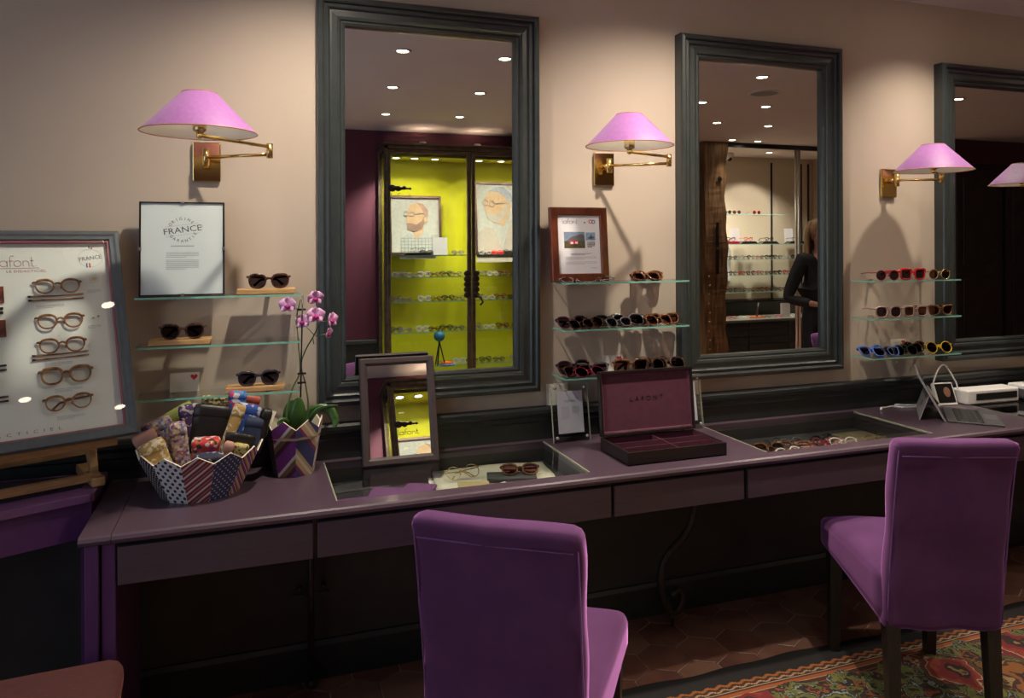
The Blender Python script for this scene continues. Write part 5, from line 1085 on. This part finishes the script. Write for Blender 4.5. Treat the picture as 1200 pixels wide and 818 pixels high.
for x, lab in ((5.86, 'cream card behind the red glasses on the alcove shelf'), (6.70, 'white sign on the alcove shelf near the steel pole')): t = thing('shelf_card', lab, 'card', (x, -5.47, 1.479), (R(5), 0, 0)); part('card', MB().box(-.07, .07, 0, .003, 0, .20), m_paper, t)
t = thing('number_poster', 'white poster with the numbers 20 and 26 on the alcove wall', 'poster', (5.735, -5.585, 1.00)); part('paper', MB().box(-.13, .13, 0, .004, 0, .44), m_paper, t)
for s_, z, sz in (('OPTIC', .37, .06), ('20', .245, .15), ('26', .10, .19)):
    o = text('printed_number', s_, sz, m_ink, t, (0, .0048, z)); o.matrix_local = Matrix.Translation((0, .0050, z)) @ Matrix.Rotation(PI/2, 4, 'X')
b = MB().prism([(-5.60, .54), (-5.56, .54), (-5.56, .72), (-5.54, .74), (-5.60, .76)], 4.7, 7.2, plane='yz'); struct('trim_5', b, m_dado)
t = thing('drawer_chest', 'long dark chest of shallow drawers below the alcove shelves', 'chest', (5.02, -5.30, 0)); part('chest_top', MB().box(0, 1.75, 0, .45, .545, .575), plain('grey green chest top', (.10, .11, .09), .35), t, bevel=.003); part('carcass', MB().box(.01, 1.74, .01, .42, 0, .545), m_dark, t)
for k in range(3):
    for j in range(6): part('drawer', MB().box(.02+k*.575, .585+k*.575, .42, .435, .03+j*.086, .108+j*.086), m_dark, t, bevel=.004)
t = thing('desk_mirror_stand', 'small orange based stand on the dark chest of drawers', 'stand', (5.85, -5.03, .5755)); part('base', MB().box(-.11, .11, -.04, .04, 0, .012), m_orange, t); part('stem', MB().tube([(0, 0, .01), (.03, 0, .18)], .012, 6), m_black, t)
t = thing('desk_sign', 'white sign at the right end of the dark chest of drawers', 'sign', (6.25, -5.0, .5755)); part('card', MB().box(-.07, .07, 0, .004, 0, .17), m_paper, t)
for i in range(6): G('round', (m_black, m_crim, m_clear)[i % 3], m_lensc, (5.30+.17*i+(.15 if i > 2 else 0), -4.98, .5757), 180+i*9, '%s glasses, %s from the left on the dark chest of drawers' % ((m_black, m_crim, m_clear)[i % 3].name, ORD[i]), 'glasses on the dark chest', temples='fold', tilt=-40, lo=True, name='glasses', cat='glasses')
t = thing('security_camera', 'white dome security camera high in the alcove', 'camera', (5.62, -5.3, CEIL-.004)); part('housing', MB().lathe([(0, -.09), (.06, -.08), (.08, -.03), (.08, 0), (0, 0)], 18), m_white, t); part('camera_lens', MB().ball((.01, .04, -.07), .032, 12, 8), m_black, t)
t = thing('bead_string', 'string of small lit beads hanging on the timber post', 'beads', (4.74, -4.385, .30))
for i in range(9): part('bead', MB().ball((.01*math.sin(i*2), 0, .03+i*.10), .011, 8, 6), m_gold, t)

# ---------------------------------------------------------------- person in black, seen in the second mirror (faces +y)
def skin(name, verts, edges, rad, mat, parent=None, sub=2, root=0):
    me = bpy.data.meshes.new(name); me.from_pydata([tuple(v) for v in verts], edges, []); me.materials.append(mat)
    o = bpy.data.objects.new(name, me); COL.objects.link(o); o.parent = parent
    sk = o.modifiers.new('skin', 'SKIN'); sk.use_smooth_shade = True
    if not me.skin_vertices: me.attributes  # layer is made by the modifier's data below
    bm = bmesh.new(); bm.from_mesh(me); lay = bm.verts.layers.skin.verify()
    for i, v in enumerate(bm.verts):
        r = rad[i]; v[lay].radius = (r, r) if not isinstance(r, tuple) else r; v[lay].use_root = (i == root)
    bm.to_mesh(me); bm.free()
    if sub: s_ = o.modifiers.new('sub', 'SUBSURF'); s_.levels = sub; s_.render_levels = sub
    return o
bv = [(0, 0, .92), (0, 0, 1.05), (0, .01, 1.20), (0, .0, 1.33), (0, .005, 1.41), (0, .015, 1.47), (0, .03, 1.53), (0, .035, 1.60), (0, .025, 1.655),
      (-.17, -.005, 1.335), (-.27, -.02, 1.10), (-.315, -.03, .975), (-.20, .12, .945), (-.10, .17, .925),
      (.17, -.005, 1.335), (.25, -.02, 1.10), (.28, -.01, .985), (.23, .10, .86), (.19, .17, .78),
      (-.09, 0, .80), (-.095, .01, .50), (-.10, -.01, .10), (-.10, .10, .035), (.09, 0, .80), (.10, .02, .50), (.105, .0, .10), (.11, .11, .035)]
be = [(0, 1), (1, 2), (2, 3), (3, 4), (4, 5), (5, 6), (6, 7), (7, 8), (3, 9), (9, 10), (10, 11), (11, 12), (12, 13), (3, 14), (14, 15), (15, 16), (16, 17), (17, 18), (0, 19), (19, 20), (20, 21), (21, 22), (0, 23), (23, 24), (24, 25), (25, 26)]
br_ = [(.13, .10), (.115, .085), (.13, .095), (.12, .08), .052, .046, .070, .082, .062, .055, .044, .036, .030, .024, .055, .044, .036, .030, .024, .082, .052, .036, .030, .082, .052, .036, .030]
body = skin('person', bv, be, br_, m_skin); body.location = (5.00, -3.0, 0); body.rotation_euler = (0, 0, R(6))
tag(body, 'person with long light brown hair and black coat, hands before the waist, reflected', 'person')
ci = [0, 2, 3, 4, 9, 10, 11, 12, 14, 15, 16, 17]; mp_ = {a: i for i, a in enumerate(ci)}
cv = [bv[i] for i in ci]+[(0, 0, .70)]; cv[mp_[12]] = (-.165, .138, .937); cv[mp_[17]] = (.215, .125, .835)
ce = [(mp_[a], mp_[b_]) for a, b_ in be if a in mp_ and b_ in mp_]+[(0, 1), (0, 12)]
cr = [(.165, .13), (.150, .115), (.14, .10), .062, .075, .062, .054, .044, .075, .062, .054, .044, (.170, .135)]
skin('coat', cv, ce, cr, m_coat, body)
skin('trousers', [(0, 0, .95)]+[(bv[i][0], bv[i][1], min(bv[i][2], .80)) for i in (19, 20, 21, 23, 24, 25)], [(0, 1), (1, 2), (2, 3), (0, 4), (4, 5), (5, 6)], [.105, .088, .068, .058, .088, .068, .058], m_coat, body)
for s, lx in ((-1, -.10), (1, .108)): part('shoe', MB().soft((.095, .25, .07), .033, (6, 10, 4), lambda p, s=s, lx=lx: (p.x*(1-.15*abs(p.y)/.125)+lx, p.y+.055, p.z+.036-.012*max(0, p.y/.125))), m_black, body)
hd = MB()
def hairf(p):
    return (p.x, p.y, p.z)
hd.ball((0, -.006, 1.612), .102, 20, 14, scale=(.94, 1.0, 1.12))
part('hair', hd, m_hair, body)
locks = MB()
for k in range(22):
    a = PI*(.02+.96*k/21)+PI; x0_, y0_ = .088*math.cos(a), -.005+.085*math.sin(a)
    P_ = smooth_path([(x0_*.7, y0_*.8, 1.69), (x0_*1.12, y0_-.004, 1.60), (x0_*1.25, y0_-.005, 1.48), (x0_*1.45, y0_*1.0+.03*(abs(x0_) > .07), 1.36), (x0_*1.25, y0_*1.05+.04*(abs(x0_) > .07), 1.24+.03*math.sin(k*2.3))], 4)
    locks.tube(P_, [.020]*(len(P_)-3)+[.015, .009, .003], 6)
part('hair_lock', locks, m_hair, body)
fc = MB().ball((0, .062, 1.585), .080, 18, 12, scale=(.86, .78, 1.18)); part('face', fc, m_skin, body)
part('nose', MB().ball((0, .126, 1.575), .012, 8, 6, scale=(.8, 1.1, 1.6)), m_skin, body); part('mouth', MB().ball((0, .116, 1.535), .016, 10, 6, scale=(1.3, .45, .4)), plain('lip', (.35, .09, .08), .5), body)
for s in (-1, 1): e_ = part('eye', MB().ball((s*.030, .114, 1.600), .012, 10, 8, scale=(1.2, .7, .7)), m_paper, body); part('iris', MB().ball((s*.030, .1215, 1.600), .005, 8, 6, scale=(1, .4, 1)), m_ink, e_); part('eyebrow', MB().tube([(s*.018, .122, 1.618), (s*.032, .121, 1.623), (s*.046, .112, 1.618)], .0025, 5), m_hair, body); part('ear', MB().ball((s*.073, .04, 1.59), .022, 8, 6, scale=(.35, .7, 1.1)), m_skin, body)
def hand(wr, fwd, side, up, s):
    wr, fwd, side, up = Vector(wr), Vector(fwd).normalized(), Vector(side).normalized(), Vector(up).normalized()
    P = lambda a, b, c: wr+fwd*a+side*b*s+up*c
    vs = [P(0, 0, 0), P(.045, 0, 0), P(.075, .0, 0)]; es = [(0, 1), (1, 2)]; rs = [(.028, .020), (.036, .018), (.034, .015)]
    part('palm', MB().soft((.082, .090, .030), .013, (6, 6, 3), lambda p: P(p.y+.045, p.x, p.z)), m_skin, body)
    for i, (b, ln) in enumerate(((-.031, .068), (-.010, .078), (.011, .073), (.031, .056))):
        skin('finger', [P(.070, b, 0), P(.085, b, .002), P(.085+ln*.40, b*.95, -.010), P(.085+ln*.60, b*.92, -.030), P(.080+ln*.62, b*.9, -.046)], [(0, 1), (1, 2), (2, 3), (3, 4)], [.0095, .0095, .0088, .008, .0065], m_skin, body, 1)
    skin('thumb', [P(.020, -.035, 0), P(.045, -.052, -.010), P(.070, -.050, -.022), P(.090, -.040, -.030)], [(0, 1), (1, 2), (2, 3)], [.013, .012, .0105, .008], m_skin, body, 1)
hand((-.105, .168, .926), (.85, .45, -.05), (.2, -.3, 1), (.4, -.9, -.2), -1)
hand((.185, .175, .776), (-.75, .55, -.35), (-.2, .2, 1), (-.5, -.8, .0), -1)
